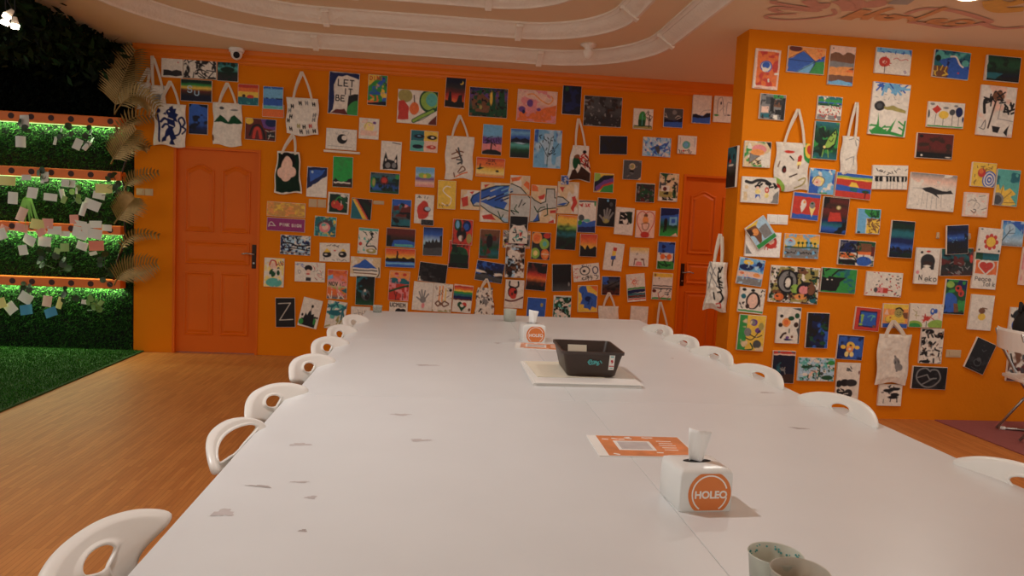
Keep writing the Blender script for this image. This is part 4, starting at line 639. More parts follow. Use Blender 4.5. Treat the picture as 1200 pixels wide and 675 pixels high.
GB, GR = 'student paintings on the back wall', 'student paintings on the right wall'
def parse(txt, Y, grp, seed0):
    out = []
    for i, ln in enumerate([l for l in txt.strip().split('\n') if l.strip()]):
        a, lab, spec = ln.split('|', 2); v = list(map(float, a.split()))
        spec = ';'.join(c for c in spec.split(';') if not (c.split()[:1] == ['n'] and c.split()[2] == '.0') and not c.startswith('b -'))
        if spec.strip() == '@': out.append((v, lab, seed0+i)); continue
        canvas(*v[:5], v[5], lab, spec, Y, grp, seed0+i)
    return out
whale = parse(BACK, YB, GB, 100); parse(RIGHT, YP, GR, 500)
# one whale painted across six canvases: paint once over the whole area, cut a piece for each canvas
wx0, wy0, wx1, wy1 = 539.5, 205.5, 678, 261.5
W_ = Pic(wx1-wx0, wy1-wy0, 77, 2.0)
def wz(s):   # zoom coordinates of the mural to unit coordinates
    p = list(map(float, s.split())); return [((535+p[i]/7.742-wx0)/(wx1-wx0), (200+p[i+1]/7.742-wy0)/(wy1-wy0)) for i in range(0, len(p), 2)]
W_.run('f s;n w .25 5')
for s in ('490 70 600 50 570 90 500 105', '610 130 640 90 730 150 735 190 680 190', '730 235 790 205 780 260 745 262', '930 150 980 150 960 200', '30 250 100 230 110 320 50 335', '240 420 330 400 360 450 250 450',
          '850 360 930 355 920 385 860 390', '1050 240 1090 230 1080 390 1050 350', '840 465 895 445 890 480 830 485', '240 130 290 120 250 160', '110 190 160 180 150 215'): W_.poly(wz(s), 'r' if len(s) % 2 else 'o')
body = wz('130 270 150 225 220 180 350 135 500 125 580 155 650 225 700 270 760 300 805 280 810 160 885 160 890 240 960 245 1020 290 1000 320 900 335 800 350 740 380 755 460 700 475 640 475 560 470 440 470 380 420 290 375 210 320 160 320')
W_.poly(body, 'q')
W_.poly(wz('130 270 150 225 220 180 350 135 475 128 470 200 400 260 470 290 440 350 350 340 250 300 200 290 160 320'), 'b')
W_.poly(wz('440 470 380 420 430 420 470 440 470 470'), 'C'); W_.poly(wz('700 470 740 390 755 460 720 475'), 'b'); W_.poly(wz('910 320 980 300 1015 295 980 325'), 'b')
for _ in range(16):
    x, y = W_.rng.uniform(200, 440), W_.rng.uniform(160, 300); W_.line(wz('%f %f %f %f' % (x, y, x+70, y-32)), .03, W_.rng.choice(['n', 'c', 'b', 'q', 'n']))
for i in range(len(body)): W_.line([body[i-1], body[i]], .022, 'D')
for s in ('350 330 470 360 560 380', '540 310 520 350 560 385', '590 260 560 330', '620 290 600 310', '380 370 410 440 430 400', '700 330 730 380 760 340 800 330', '820 300 830 400 800 415', '520 400 490 370'): W_.line(wz(s), .022, 'k' if len(s) < 20 else 'd')
WC = W_.run('')
for v, lab, sd in whale:
    x0, y0, x1, y1 = v[:4]; ny, nx = WC.shape[:2]
    i0, i1 = int((x0-wx0)/(wx1-wx0)*(nx-1)), int((x1-wx0)/(wx1-wx0)*(nx-1)); j0, j1 = int((y0-wy0)/(wy1-wy0)*(ny-1)), int((y1-wy0)/(wy1-wy0)*(ny-1))
    canvas(*v[:5], v[5], lab, WC[j0:j1+1, i0:i1+1], YB, 'canvases joined into one whale mural', sd)
# canvas hung on the narrow end of the right wall
c0 = at(866.5, 195, YP+.02)
cv = MB().box(0, .009, 0, .185, .018, .32, .002).build('canvas_painting', M['canvas'], loc=(XP-.02, YP+.115, c0.z), rot=(0, 0, -R(90)))
tag(cv, 'dark teal canvas on the narrow end face of the right wall', 'painting')
C = Pic(22, 46, 9).run('g tttADDD;n k .2 4;e r .35 .35 .12 .05;e w .5 .45 .25 .03;r k 0 .7 1 1'); ny, nx = C.shape[:2]
V, U = np.meshgrid(np.linspace(.5, -.5, ny), np.linspace(-.5, .5, nx), indexing='ij')
grid_mesh('painted_picture', np.stack([U*.18, np.full(U.shape, -.0008), V*.315], -1), C, M['paint'], cv)

# ---------------------------------------------------------------- tote bags
TB = 'f w;'
tote(161, 97, 177, 127, 2, 0, 'plain white tote bag, leftmost, behind the gold fronds', 'n s .2 5', YB, 176, 81, 1)
tote(178, 101, 196, 139, 0, 1, 'creased white tote bag with one tall strap behind the crest bag', 'n a .1 3;s a 4 .4 .02', YB, 180.5, 67, 2)
tote(183, 123, 220, 172, 0, 2, 'white tote bag printed with a blue rampant lion crest', 'e n .52 .2 .12 .08;p n .4 .2 .3 .25 .42 .28;p n .5 .08 .58 .02 .62 .1 .72 .1 .7 .2 .8 .24 .72 .32 .76 .42 .66 .4 .68 .52 .6 .6 .66 .7 .74 .78 .64 .84 .7 .94 .5 .95 .56 .84 .5 .74 .44 .8 .42 .9 .26 .94 .3 .84 .36 .78 .36 .66 .44 .58 .42 .44 .46 .3;l n .06 .46 .4 .34 .36 .22 .44;l n .055 .45 .5 .34 .5 .26 .58;L n .05 .13 .22 .2 .92;e n .14 .18 .09 .06;l n .045 .64 .74 .8 .68 .84 .5 .78 .36 .9 .3 .96 .42 .88 .52;l n .04 .84 .5 .98 .58 .9 .68;e w .5 .18 .02 .014;L w .02 .48 .34 .6 .36;L w .02 .48 .5 .6 .52', YB, 202, 97, 3)
tote(250, 121, 284, 171, 0, 0, 'white tote bag printed with a green double hill', 'p d 0 .47 .15 .36 .25 .3 .4 .36 .5 .42 .62 .32 .75 .28 .9 .38 1 .47;e A .33 .13 .07 .03;e a .72 .16 .12 .02;e B .02 .85 .05 .08', YB, 267, 98, 4)
tote(337, 116, 374, 159, 0, 2, 'white tote bag printed with scattered small H shapes', ''.join('t %s .085 %.2f %.2f .032 H;' % (c, x, y) for x, y, c in [(.4, .1, 'k'), (.6, .09, 'a'), (.82, .12, 'k'), (.14, .2, 'k'), (.06, .32, 'a'), (.12, .48, 'k'), (.06, .6, 'k'), (.12, .82, 'k'), (.85, .42, 'a'), (.85, .55, 'a'), (.38, .7, 'e'), (.55, .72, 'k'), (.75, .72, 'r'), (.44, .84, 'k'), (.64, .86, 'a'), (.85, .86, 'k')]), YB, 355, 86, 5)
tote(322.5, 178, 354, 227, 0, 1, 'white tote bag with a dark green print and pale oval patches', 'r D .05 .05 .95 .96;e k .45 .2 .35 .18;e P .45 .36 .22 .24;e P .28 .5 .18 .13;e P .66 .5 .18 .13;e P .46 .6 .2 .1;n w .0 3'.replace(';n w .0 3', ''), YB, 344, 158, 6, top=.82, bot=1.04)
tote(522, 160, 554.5, 210, 0, 0, 'white tote bag with brown brush lettering down its front', 'l B .03 .25 .42 .5 .36 .65 .38;l B .03 .25 .52 .45 .5 .6 .46;l A .04 .45 .28 .55 .48 .6 .6 .45 .65;l A .035 .42 .55 .6 .58 .58 .66;l B .03 .45 .85 .6 .72 .7 .8 .5 .88;l o .03 .4 .95 .6 .9 .78 .85;L B .025 .3 .85 .35 .95;L B .03 .38 .32 .5 .42', YB, 538.5, 136, 7)
tote(665.5, 171, 691.5, 212, 0, 1, 'small white tote bag with a red and green printed scene', 'p h .1 .98 .15 .72 .5 .6 .98 .75 .98 .98;e d .35 .5 .2 .22;e B .35 .32 .15 .06;s r 10 .2 .04 .55 .25 .95 .6;e k .75 .18 .12 .05;p w .3 .7 .45 .55 .55 .62 .4 .8;s m 6 .2 .04 .55 .3 .95 .6', YB, 677, 140, 8, top=.72, bot=1.1)
tote(556, 337, 579.5, 375, 0, 0, 'speckled white tote bag hanging under the tilted blue mountain canvas', 'n a .2 9;n k .06 12;n B .04 9;e k .75 .35 .06 .04', YB, 570, 327, 9, top=.75, bot=1.05)
tote(700.5, 358.5, 724, 396, 0, 0, 'plain white tote bag low under the blue brown square canvas', 'e k .45 .88 .05 .06;e k .62 .84 .05 .09', YB, 713, 343, 10)
tote(764, 386, 786, 420, 0, 0, 'white tote bag hidden behind the chairs, only its long straps showing', 'n a .1 4', YB, 773, 354, 11)
tote(907, 167.5, 947, 223.5, 0, 0, 'white tote bag printed with ice lollies and a rainbow', 'e g .98 .18 .22 .24;e y .98 .16 .16 .16;e r 1 .14 .12 .1;e r .38 .19 .16 .03;e k .28 .55 .07 .08;e m .3 .57 .05 .05;r r .62 .3 .74 .42;e r .68 .3 .06 .05;r Y .62 .4 .74 .48;L B .03 .68 .48 .68 .54;L k .025 .38 .28 .5 .36;L h .03 .45 .7 .65 .66;L B .02 .12 .4 .1 .52;l e .03 .6 .95 .8 .9 .9 .75 .7 .8;e l 0 .95 .3 .2;e r 0 1 .22 .14;e c 0 1 .1 .06', YP, 933.5, 129, 12)
tote(984, 160, 1004, 206, 0, 0, 'blank white tote bag folded beside the green leaf figure', 's a 5 .3 .02', YP, 1002, 121, 13, sx=.03)
tote(1024.5, 391, 1062.5, 449, 0, 1, 'plain cream tote bag with a small grey sprig print', 'e a .6 .56 .1 .08;e A .62 .62 .08 .1;e a .66 .66 .12 .08;l a .04 .55 .45 .62 .6 .6 .75', YP, 1043, 376, 14, bot=.94, sw=.03)
tb = tote(838, 308, 862, 366, 0, 0, 'white tote bag lettered in black, hung at the end of the right wall', 'L k .04 .62 .12 .7 .2 .8 .1;t k .1 .55 .2 .03 I;t k .1 .62 .3 .03 K;t k .1 .66 .4 .03 E;l k .03 .55 .5 .75 .56 .6 .62;l k .04 .7 .6 .85 .7 .75 .8;L k .03 .4 .65 .5 .78;l r .025 .6 .86 .75 .82 .8 .9 .65 .92;s a 4 .5 .02 0 .1 .4 .9', YP, 855, 275, 15, top=.9, bot=1.15, fold=.03, sx=.03)
tb.location.x = XP-.075; tb.location.y = YP+.11; tb.rotation_euler = (0, 0, -R(38))
# ---------------------------------------------------------------- small things on the walls and ceiling
def plate(x0, y0, x1, y1, Y, label, gangs, m='switch'):
    c = at((x0+x1)/2, (y0+y1)/2, Y); a, b = at(x0, y0, Y), at(x1, y1, Y); w, h = b.x-a.x, a.z-b.z
    o = MB().box(0, -.004, 0, w, .008, h, .003).build('switch_plate', M[m], loc=(c.x, Y, c.z)); tag(o, label, 'switch', 'switch and socket plates')
    for i in range(gangs): MB().box((i-(gangs-1)/2)*w/gangs, -.009, 0, w/gangs*.6, .006, h*.62, .002).build('rocker', M[m], o)
plate(362, 233, 371.5, 243, YB, 'square ivory plate just under the starry night canvas, left one', 1); plate(372.5, 233.5, 382, 243.5, YB, 'square ivory plate under the starry night canvas, next to the cherries', 1)
plate(437.5, 235, 450, 240, YB, 'narrow tan wall plate right of the diagonal rainbow canvas', 2)
plate(160, 220.5, 169.5, 229, YB, 'ivory switch plate at the left wall end behind the fronds', 1); plate(170, 221, 179.5, 229.5, YB, 'ivory switch plate left of the large orange door', 1)
plate(899, 251, 910, 263, YP, 'white square switch plate above the dog collage, left one', 1, 'white'); plate(911, 251.5, 922.5, 263.5, YP, 'white square switch plate above the palm sunset canvas', 1, 'white')
plate(1108.5, 409.5, 1125, 419, YP, 'grey beige socket plate low beside the leaning black canvas', 1)
# small picture ledge under the moon card
c = at(401, 178.5, YB); tag(MB().box(0, -.02, 0, .355, .045, .022, .003).build('picture_ledge', M['canvas'], loc=(c.x, YB, c.z), rot=(0, R(1), 0)), 'thin white ledge under the moon circle card', 'ledge')
# small clear clips near the dark tilted canvas
for (x, y, lab) in ((1098.5, 276, 'small translucent adhesive hook left of the tilted night canvas'), (1135, 277, 'small translucent adhesive hook right of the tilted night canvas')):
    c = at(x, y, YP); o = MB().box(0, -.004, 0, .025, .008, .05, .004).tube([(0, -.008, -.012), (0, -.02, -.018), (0, -.022, 0)], .004, 8).build('adhesive_hook', M['switch'], loc=(c.x, YP, c.z)); tag(o, lab, 'hook', 'adhesive hooks')
# dome camera and sensor
def dome(x, y, z, label, s=1.0):
    o = MB().lathe([(.062*s, 0), (.065*s, -.008), (.058*s, -.03*s), (.05*s, -.034*s)], (0, 0, 0), 28).build('dome_camera', M['white'], loc=(x, y, z), smooth=True); tag(o, label, 'camera')
    MB().ball((0, 0, -.045*s), .047*s, (1, 1, 1.05), 24).build('camera_ball', M['white'], o, smooth=True)
    d = CD*-1; v = Vector((-x, -y, CAMH-z)).normalized()
    MB().cyl(Vector((0, 0, -.052*s))+v*.03*s, Vector((0, 0, -.052*s))+v*.052*s, .028*s, .024*s, 20).build('camera_lens', M['black'], o)
p = atz(270, 50.5, ZC); dome(p.x, YB-.12, ZC, 'white dome security camera on the ceiling above the teal landscape', 1.15)
p = atz(690, 52, ZC+STEP); o = MB().lathe([(.075, 0), (.075, -.012), (.04, -.03), (.03, -.05), (.045, -.055), (.045, -.075), (.03, -.12), (.012, -.135)], (0, 0, 0), 24).build('smoke_detector', M['mould'], loc=(p.x, p.y, ZC+STEP), smooth=True)
tag(o, 'small plaster coloured sensor hanging by the outer moulding curve', 'detector')
p = atz(146, 10, ZC+.1); tag(MB().box(0, 0, -.012, .12, .12, .024, .006).lathe([(.035, -.024), (.03, -.032), (.001, -.034)], seg=20).build('ceiling_box', M['mould'], loc=(p.x, p.y+.2, ZC+STEP)), 'small square cover plate on the ceiling tray at upper left', 'cover plate')

# ---------------------------------------------------------------- tables
TABLES = []
def table(x0, x1, y0, y1, label):
    t = empty('folding_table', ((x0+x1)/2, (y0+y1)/2, 0)); tag(t, label, 'table', 'white tables pushed together'); TABLES.append((x0, x1, y0, y1, t))
    w, d = x1-x0-.0012, y1-y0-.0012
    MB().box(0, 0, .737, w, d, .026, .0015).build('tabletop', M['tabletop'], t)
    a = MB()
    for s in (-1, 1): a.box(0, s*(d/2-.06), .70, w-.12, .02, .05); a.box(s*(w/2-.06), 0, .70, .02, d-.12, .05)
    a.build('apron', M['chrome'], t)
    for sx in (-1, 1):
        for sy in (-1, 1): MB().cyl((sx*(w/2-.08), sy*(d/2-.08), .012), (sx*(w/2-.08), sy*(d/2-.08), .72), .018, .022, 14).cyl((sx*(w/2-.08), sy*(d/2-.08), 0), (sx*(w/2-.08), sy*(d/2-.08), .014), .024, .022, 14).build('leg', M['chrome'], t)
rows = [(4.06, 5.40, -.515, .51, 1.535, 'far end'), (2.715, 4.06, -.515, .54, 1.56, 'second from the far end'), (1.20, 2.715, -.53, .58, 1.63, 'nearest the viewer in full view'), (-.12, 1.20, -.54, .60, 1.65, 'at the near end, cut by the photo bottom')]
for y0, y1, xa, xm, xb, w in rows:
    table(xa, xm, y0, y1, 'white table on the left side, '+w); table(xm, xb, y0, y1, 'white table on the right side, '+w)
TZ = .75
# smudges on the near table tops: paint stains with shapes of their own
M['stain'] = mat('grey_stain', (196, 188, 186), .45, .1, 25); M['stain2'] = mat('dark_stain', (172, 162, 158), .5, .1, 25)
def blob(x, y, rx, ry, rot, m, seed, z=TZ+.0006):
    rnd = random.Random(seed); b = MB(); n = 26; vs = []
    for k in range(n):
        a = 2*math.pi*k/n; r = 1+.28*math.sin(3*a+seed)+.16*math.sin(7*a+seed*2)+rnd.uniform(-.12, .12)
        u, v = rx*r*math.cos(a), ry*r*math.sin(a); vs.append(b.bm.verts.new((x+u*math.cos(rot)-v*math.sin(rot), y+u*math.sin(rot)+v*math.cos(rot), z)))
    b.bm.faces.new(vs); return tag(b.build('table_stain', M[m], recalc=False), None, None)
STAINS = [(262, 601, .022, .02, 0, 'stain', 'round grey smudge on the near left table'), (305, 570, .03, .006, -.2, 'stain2', 'dark curved scuff line on the near left table'), (352, 565, .02, .006, 0, 'stain', 'short scuff right of the curved one'), (470, 486, .03, .012, 0, 'stain', 'faint grey smear near the middle seam, left of centre'),
          (583, 402, .02, .015, .3, 'stain', 'faint smear left of the far flyer'), (492, 516, .03, .012, .1, 'stain', 'faint smear on the near left table right side'), (352, 521, .03, .012, .1, 'stain', 'pale beige smear by the left table edge'), (355, 622, .008, .006, 0, 'stain2', 'tiny spot on the near left table'), (365, 583, .012, .01, 0, 'stain', 'small grey spot beside the scuffs'),
          (788, 420, .008, .008, 0, 'stain2', 'tiny dark speck on the far right table'), (936, 502, .03, .008, -.2, 'stain2', 'dark scuff on the near right table'), (500, 428, .05, .015, 0, 'stain', 'wide faint smear on the far left table'), (898, 460, .03, .01, 0, 'stain', 'short faint smear by the right table edge')]
for i, (x, y, rx, ry, a, m, lab) in enumerate(STAINS):
    p = atz(x, y, TZ); t = min(TABLES, key=lambda q: max(q[0]-p.x, p.x-q[1], q[2]-p.y, p.y-q[3]))[4]
    o = blob(p.x, p.y, rx, ry, a, m, i+3); o.name = 'surface_stain'; o.parent = t; o.location = (-t.location.x, -t.location.y, 0)

def textmesh(name, s, size, m, parent, loc, rot, ext=.0004, bold=0):
    cu = bpy.data.curves.new(name, 'FONT'); cu.body = s; cu.size = size; cu.extrude = ext; cu.offset = bold; cu.align_x = 'CENTER'; cu.align_y = 'CENTER'
    t = bpy.data.objects.new(name, cu); COL.objects.link(t); bpy.context.view_layer.update()
    me = bpy.data.meshes.new_from_object(t.evaluated_get(bpy.context.evaluated_depsgraph_get())); bpy.data.objects.remove(t)
    me.materials.clear(); me.materials.append(m); o = bpy.data.objects.new(name, me); COL.objects.link(o); o.parent = parent; o.location = loc; o.rotation_euler = rot; return o
def tissue_box(loc, rz, label, seed):
    t = empty('tissue_box', loc, rz); tag(t, label, 'tissue box', 'white branded tissue boxes'); w, d, h = .132, .128, .098
    b = MB(); rr = []
    def rect(s, z, r=.005):
        out = []
        for cx, cy, a0 in ((w/2-r, d/2-r, 0), (-w/2+r, d/2-r, 90), (-w/2+r, -d/2+r, 180), (w/2-r, -d/2+r, 270)):
            for k in range(4): a = R(a0+30*k); out.append(((cx+r*math.cos(a))*s, (cy+r*math.sin(a))*s, z))
        return out
    b.loft([rect(.98, 0), rect(1, .003), rect(1, h-.014), rect(.985, h-.006), rect(.95, h-.001), rect(.8, h+.003), rect(.5, h+.005)], caps=True); sharp(b.build('box_body', M['boxwhite'], t), 50)
    s = MB(); s.bm.faces.new([s.bm.verts.new((.036*math.cos(k*math.pi/12), .014*math.sin(k*math.pi/12), h+.0055)) for k in range(24)]); s.build('tissue_slot', M['black'], t, recalc=False)
    # sheet pulled up through the slot
    b = MB(); rings = []
    for i in range(9):
        u = i/8; z = h+.001+.074*u; wd = .019+.013*u
        rings.append([(.0+(k/8-.5)*2*wd*(1-.1*u)+.006*u, .010*math.sin(k*.9+u*2)*(.8) , z+(.010*(1-k/8)*u)) for k in range(9)])
    o = b.loft(rings, closed_ring=False).build('tissue_sheet', M['tissue'], t, smooth=True, recalc=False); o.modifiers.new('Solidify', 'SOLIDIFY').thickness = .0012
    # round label wrapped low on the front, cut by the bottom edge
    r, cz, cx = .054, .0435, .008
    def disc(name, rad, rin, m, dy):
        b = MB(); n = 64; P = []; 
        for k in range(n):
            a = 2*math.pi*k/n; P.append((cx+rad*math.cos(a), max(.003, min(h-.006, cz+rad*math.sin(a)))))
        if rin:
            A = [(cx+rad*math.cos(2*math.pi*k/n), cz+rad*math.sin(2*math.pi*k/n)) for k in range(n)]; B = [(cx+rin*math.cos(2*math.pi*k/n), cz+rin*math.sin(2*math.pi*k/n)) for k in range(n)]
            for k in range(n):
                q = [A[k], A[(k+1) % n], B[(k+1) % n], B[k]]
                if min(v[1] for v in q) < .004 or (abs(q[0][1]-cz) < .013 and q[0][0] > cx): continue
                b.bm.faces.new([b.bm.verts.new((v[0], dy, v[1])) for v in q])
        else: b.bm.faces.new([b.bm.verts.new((v[0], dy, v[1])) for v in P])
        return b.build(name, m, t, recalc=False)
    disc('round_label', r, 0, M['logo'], -d/2-.0006); disc('label_ring', .0455, .042, M['ink'], -d/2-.001)
    textmesh('label_lettering', 'HOLEO', .0245, M['ink'], t, (cx+.003, -d/2-.0012, cz-.003), (R(90), 0, 0), .0002, .0009)
    return t
a, c = atz(768, 581, TZ), atz(855, 597, TZ); f = atz(795.5, 599, TZ)
tb1 = tissue_box(((f.x+c.x)/2-.006, (f.y+c.y)/2+.055, TZ), R(4), 'white tissue box with an orange HOLEO circle, nearer one on the middle seam', 1)
f2 = atz(610, 402, TZ); g2 = atz(637, 402.5, TZ); tissue_box((.556, 4.19, TZ), R(5), 'white tissue box with an orange HOLEO circle, far one on its flyer', 2)
# flyers
def flyer(loc, rz, label, w=.30, d=.21):
    o = MB().box(0, 0, .0015, w, d, .003).build('laminated_flyer', M['paper'], loc=loc, rot=(0, 0, rz)); tag(o, label, 'flyer', 'orange flyers lying on the tables')
    MB().box(.012, 0, .0032, w-.035, d-.008, .0006).build('printed_panel', M['flyer'], o)
    MB().box(-.02, .0, .0036, .115, .095, .0006).build('blank_square', M['paper'], o)
    MB().box(-.02, .0, .0040, .095, .075, .0006).build('grey_field', M['stain'], o)
    b = MB(); rnd = random.Random(4)
    for i in range(5): b.box(.085, .05-.022*i, .0036, .06+rnd.uniform(-.02, .01), .005, .0005)
    for i in range(9): b.box(rnd.uniform(-.12, .12), rnd.choice((-1, 1))*rnd.uniform(.062, .09), .0036, .02, .008, .0005, rz=rnd.uniform(-.6, .6))
    b.build('printed_marks', M['ink'], o); return o
flyer((.637, 2.135, TZ), R(-1), 'orange laminated flyer with a white left edge behind the near tissue box')
flyer((.575, 3.985, TZ), R(-8), 'orange laminated flyer under the far tissue box', .27, .19)
# paper stack under the basket
st = MB(); rnd = random.Random(3)
for i in range(5): st.box(rnd.uniform(-.006, .006), rnd.uniform(-.006, .006), .0015+.003*i, .46, .50, .0026, rz=rnd.uniform(-.012, .012))
st = st.build('paper_stack', M['paper'], loc=(.645, 3.21, TZ)); tag(st, 'stack of white paper sheets under the dark basket', 'paper')
MB().box(-.06, .05, .0165, .30, .36, .0018, rz=R(2)).build('top_sheet', M['news'], st)
# basket
def basket():
    t = empty('plastic_basket', (.686, 3.235, TZ+.0178), R(-1.5)); tag(t, 'dark brown plastic basket standing on the paper stack', 'basket')
    def rr(w, d, z, r=.02):
        out = []
        for cx, cy, a0 in ((w/2-r, d/2-r, 0), (-w/2+r, d/2-r, 90), (-w/2+r, -d/2+r, 180), (w/2-r, -d/2+r, 270)):
            for k in range(6): a = R(a0+18*k); out.append((cx+r*math.cos(a), cy+r*math.sin(a), z))
        return out
    h = .115
    b = MB().loft([rr(.20, .26, 0), rr(.215, .275, .006), rr(.262, .325, h-.012), rr(.276, .339, h-.012), rr(.276, .339, h), rr(.262, .325, h), rr(.258, .321, h-.004), rr(.210, .270, .010), rr(.20, .26, .008)])
    b.bm.faces.new([b.bm.verts.new(v) for v in rr(.20, .26, 0)]); b.bm.faces.new([b.bm.verts.new(v) for v in rr(.20, .26, .008)])
    sharp(b.build('basket_body', M['basket'], t), 45)
    fy = lambda z: -(.1375+.025*(z-.006)/(h-.018))-.0012; tilt = math.atan(.025/(h-.018))
    # teal script logo
    b = MB()
    for s in ([(0, 0), (4, 5), (9, 8), (13, 5), (8, 2), (3, -1), (8, -5), (15, -3)], [(17, 4), (14, -2), (19, -4), (23, 3), (19, 5)], [(24, -4), (28, 6), (31, 0), (36, -5)], [(38, 4), (34, 0), (40, -2), (37, -6), (31, -6)], [(42, 6), (46, 3), (49, -1)]):
        q = smooth([(x*.00125, z*.0017) for x, z in s], 3); b.tube([(x, 0, z) for x, z in q], .0028, 6)
    b.build('brand_lettering', M['teal'], t, loc=(-.022, fy(.066)-.001, .066), rot=(tilt, 0, 0))
    s = MB().box(0, 0, 0, .024, .0008, .072).build('price_sticker', M['paper'], t, loc=(.083, fy(.07)-.0005, .070), rot=(tilt, 0, 0))
    b = MB().box(0, -.0008, -.012, .020, .0006, .004).lathe([(.0045, 0)]*2) if False else MB().box(0, -.0008, -.018, .021, .0006, .004).box(0, -.0008, .006, .009, .0006, .010).box(.003, -.0009, .0, .004, .0006, .012, ry=.6)
    b.build('red_print', mat('red_print', (190, 50, 60), .5), s); MB().box(0, -.0008, .026, .014, .0006, .005).box(0, -.0008, -.027, .014, .0006, .003).build('teal_print', M['teal'], s)
    MB().box(-.02, .145, .070, .09, .001, .055, rx=-tilt).build('paper_tag', M['news'], t, loc=(0, 0, -.002))
    return t
basket()
# cups
def cup(x, y, z, r0, r1, h, label, m, dots=None, name='plastic_cup'):
    t = empty(name, (x, y, z)); tag(t, label, 'cup'); k = 1.2
    o = MB().lathe([(r0, 0), (r1-.001, h-.004), (r1+.0012, h-.002), (r1, h), (r1-.0014, h-.002), (r0-.0012, .003)], seg=40).build('cup_body', m, t, smooth=True)
    if dots:
        rnd = random.Random(5); b = MB()
        for i in range(26):
            a = rnd.uniform(0, math.pi); zz = h-.004-rnd.uniform(0, .012); rr = r0+(r1-r0)*zz/h-.003; b.ball((rr*math.cos(a), rr*math.sin(a), zz), rnd.uniform(.0012, .0024), seg=8)
        b.build('paint_specks', M['teal'], t)
    return t
M['cupA'] = mat('frosted_cup', (224, 226, 212), .35, .06, 30, trans=.35); M['cupB'] = mat('cloudy_cup', (212, 204, 188), .35, .06, 30, trans=.4)
CUPZ = .86
p = atz(909, 648, CUPZ); cup(p.x, p.y, TZ, .034, .046, .110, 'frosted cup with green paint specks, behind the brownish cup', M['cupA'], True)
p = atz(937, 676, CUPZ); cup(p.x, p.y, TZ, .034, .046, .122, 'brownish cloudy cup at the bottom edge of the photo', M['cupB'])
p = atz(599, 377, TZ); cup(p.x-.008, p.y+.03, TZ, .042, .046, .085, 'frosted white cup on the far end of the table', M['cupA'])
p = atz(441, 366, TZ); cup(-.43, 5.31, TZ, .03, .036, .05, 'small clear cup at the far left table corner', M['glass'])

# ---------------------------------------------------------------- stacking chairs at the table
def make_chair(HW=.050, HH=.017, WS=1):
    t = empty('plastic_chair')
    # seat, faces +X
    b = MB(); rings = []
    def se(a, rx, ry, n=3.2): c, s = math.cos(a), math.sin(a); return (rx*math.copysign(abs(c)**(2/n), c), ry*math.copysign(abs(s)**(2/n), s))
    for k in (1.0, .93, .75, .5, .25, .05):
        rings.append([(lambda q: (q[0], q[1], .45-.022*(1-k**3)+.012*(k >= .93)-(.02 if k == 1 else 0)))(se(2*math.pi*i/40, .215*k, .215*k)) for i in range(40)])
    b.loft(rings); b.bm.faces.new([b.bm.verts.new(v) for v in rings[-1]]); o = b.build('seat', M['white'], t, smooth=True); m = o.modifiers.new('Solidify', 'SOLIDIFY'); m.thickness = .006
    # backrest: grid of rings between the grip hole and the outline, bent round the sitter
    W, z0, z1, n = .215, .455, .81, 72
    half = smooth([(0, .806), (.08, .804), (.16, .792), (.215, .772), (.240, .755), (.228, .744), (.18, .732), (.125, .718), (.092, .685), (.085, .56), (.095, .456)], 6)
    half = [(q[0]*WS, q[1]) for q in half]
    loop = half+[(.06, .455), (0, .455), (-.06, .455)]+[(-p[0], p[1]) for p in half[::-1][:-1]]
    seg = [math.dist(loop[i], loop[(i+1) % len(loop)]) for i in range(len(loop))]; tot = sum(seg); out = []; acc = 0; k = 0
    for i in range(n):
        t_ = tot*i/n
        while acc+seg[k] < t_: acc += seg[k]; k += 1
        u = (t_-acc)/seg[k]; q = loop[(k+1) % len(loop)]; out.append((loop[k][0]*(1-u)+q[0]*u, loop[k][1]*(1-u)+q[1]*u))
    cz = .764; rings = []
    for j in range(11):
        f = j/10; ring = []
        for oy, oz in out:
            a = math.atan2((oz-cz)*2.0, oy); hx, hz = HW*math.cos(a), HH*math.sin(a); y = hx*(1-f)+oy*f; z = (cz+hz)*(1-f)+oz*f
            lean = -.19-.16*max(0, (z-z0)/(z1-z0))**1.1; curve = .042*(y/W)**2*(.35+.65*(z-z0)/(z1-z0)); rim = .010 if j == 0 else (-.016 if j == 10 else (-.006 if j == 9 else 0))
            ring.append((lean+curve+rim, y, z))
        rings.append(ring)
    o = MB().loft(rings).build('backrest', M['white'], t, smooth=True); m = o.modifiers.new('Solidify', 'SOLIDIFY'); m.thickness = .009; m.offset = 0
    m2 = o.modifiers.new('Subdivision', 'SUBSURF'); m2.levels = 1; m2.render_levels = 1
    for sx in (-1, 1):
        for sy in (-1, 1):
            MB().tube([(sx*.16, sy*.16, .44), (sx*.19, sy*.185, .22), (sx*.225, sy*.205, 0)], .019, 10, [1.2, 1, .75]).build('leg', M['white'], t, smooth=True)
    return t
proto = make_chair(); loop_chair = make_chair(.165, .024, .93)
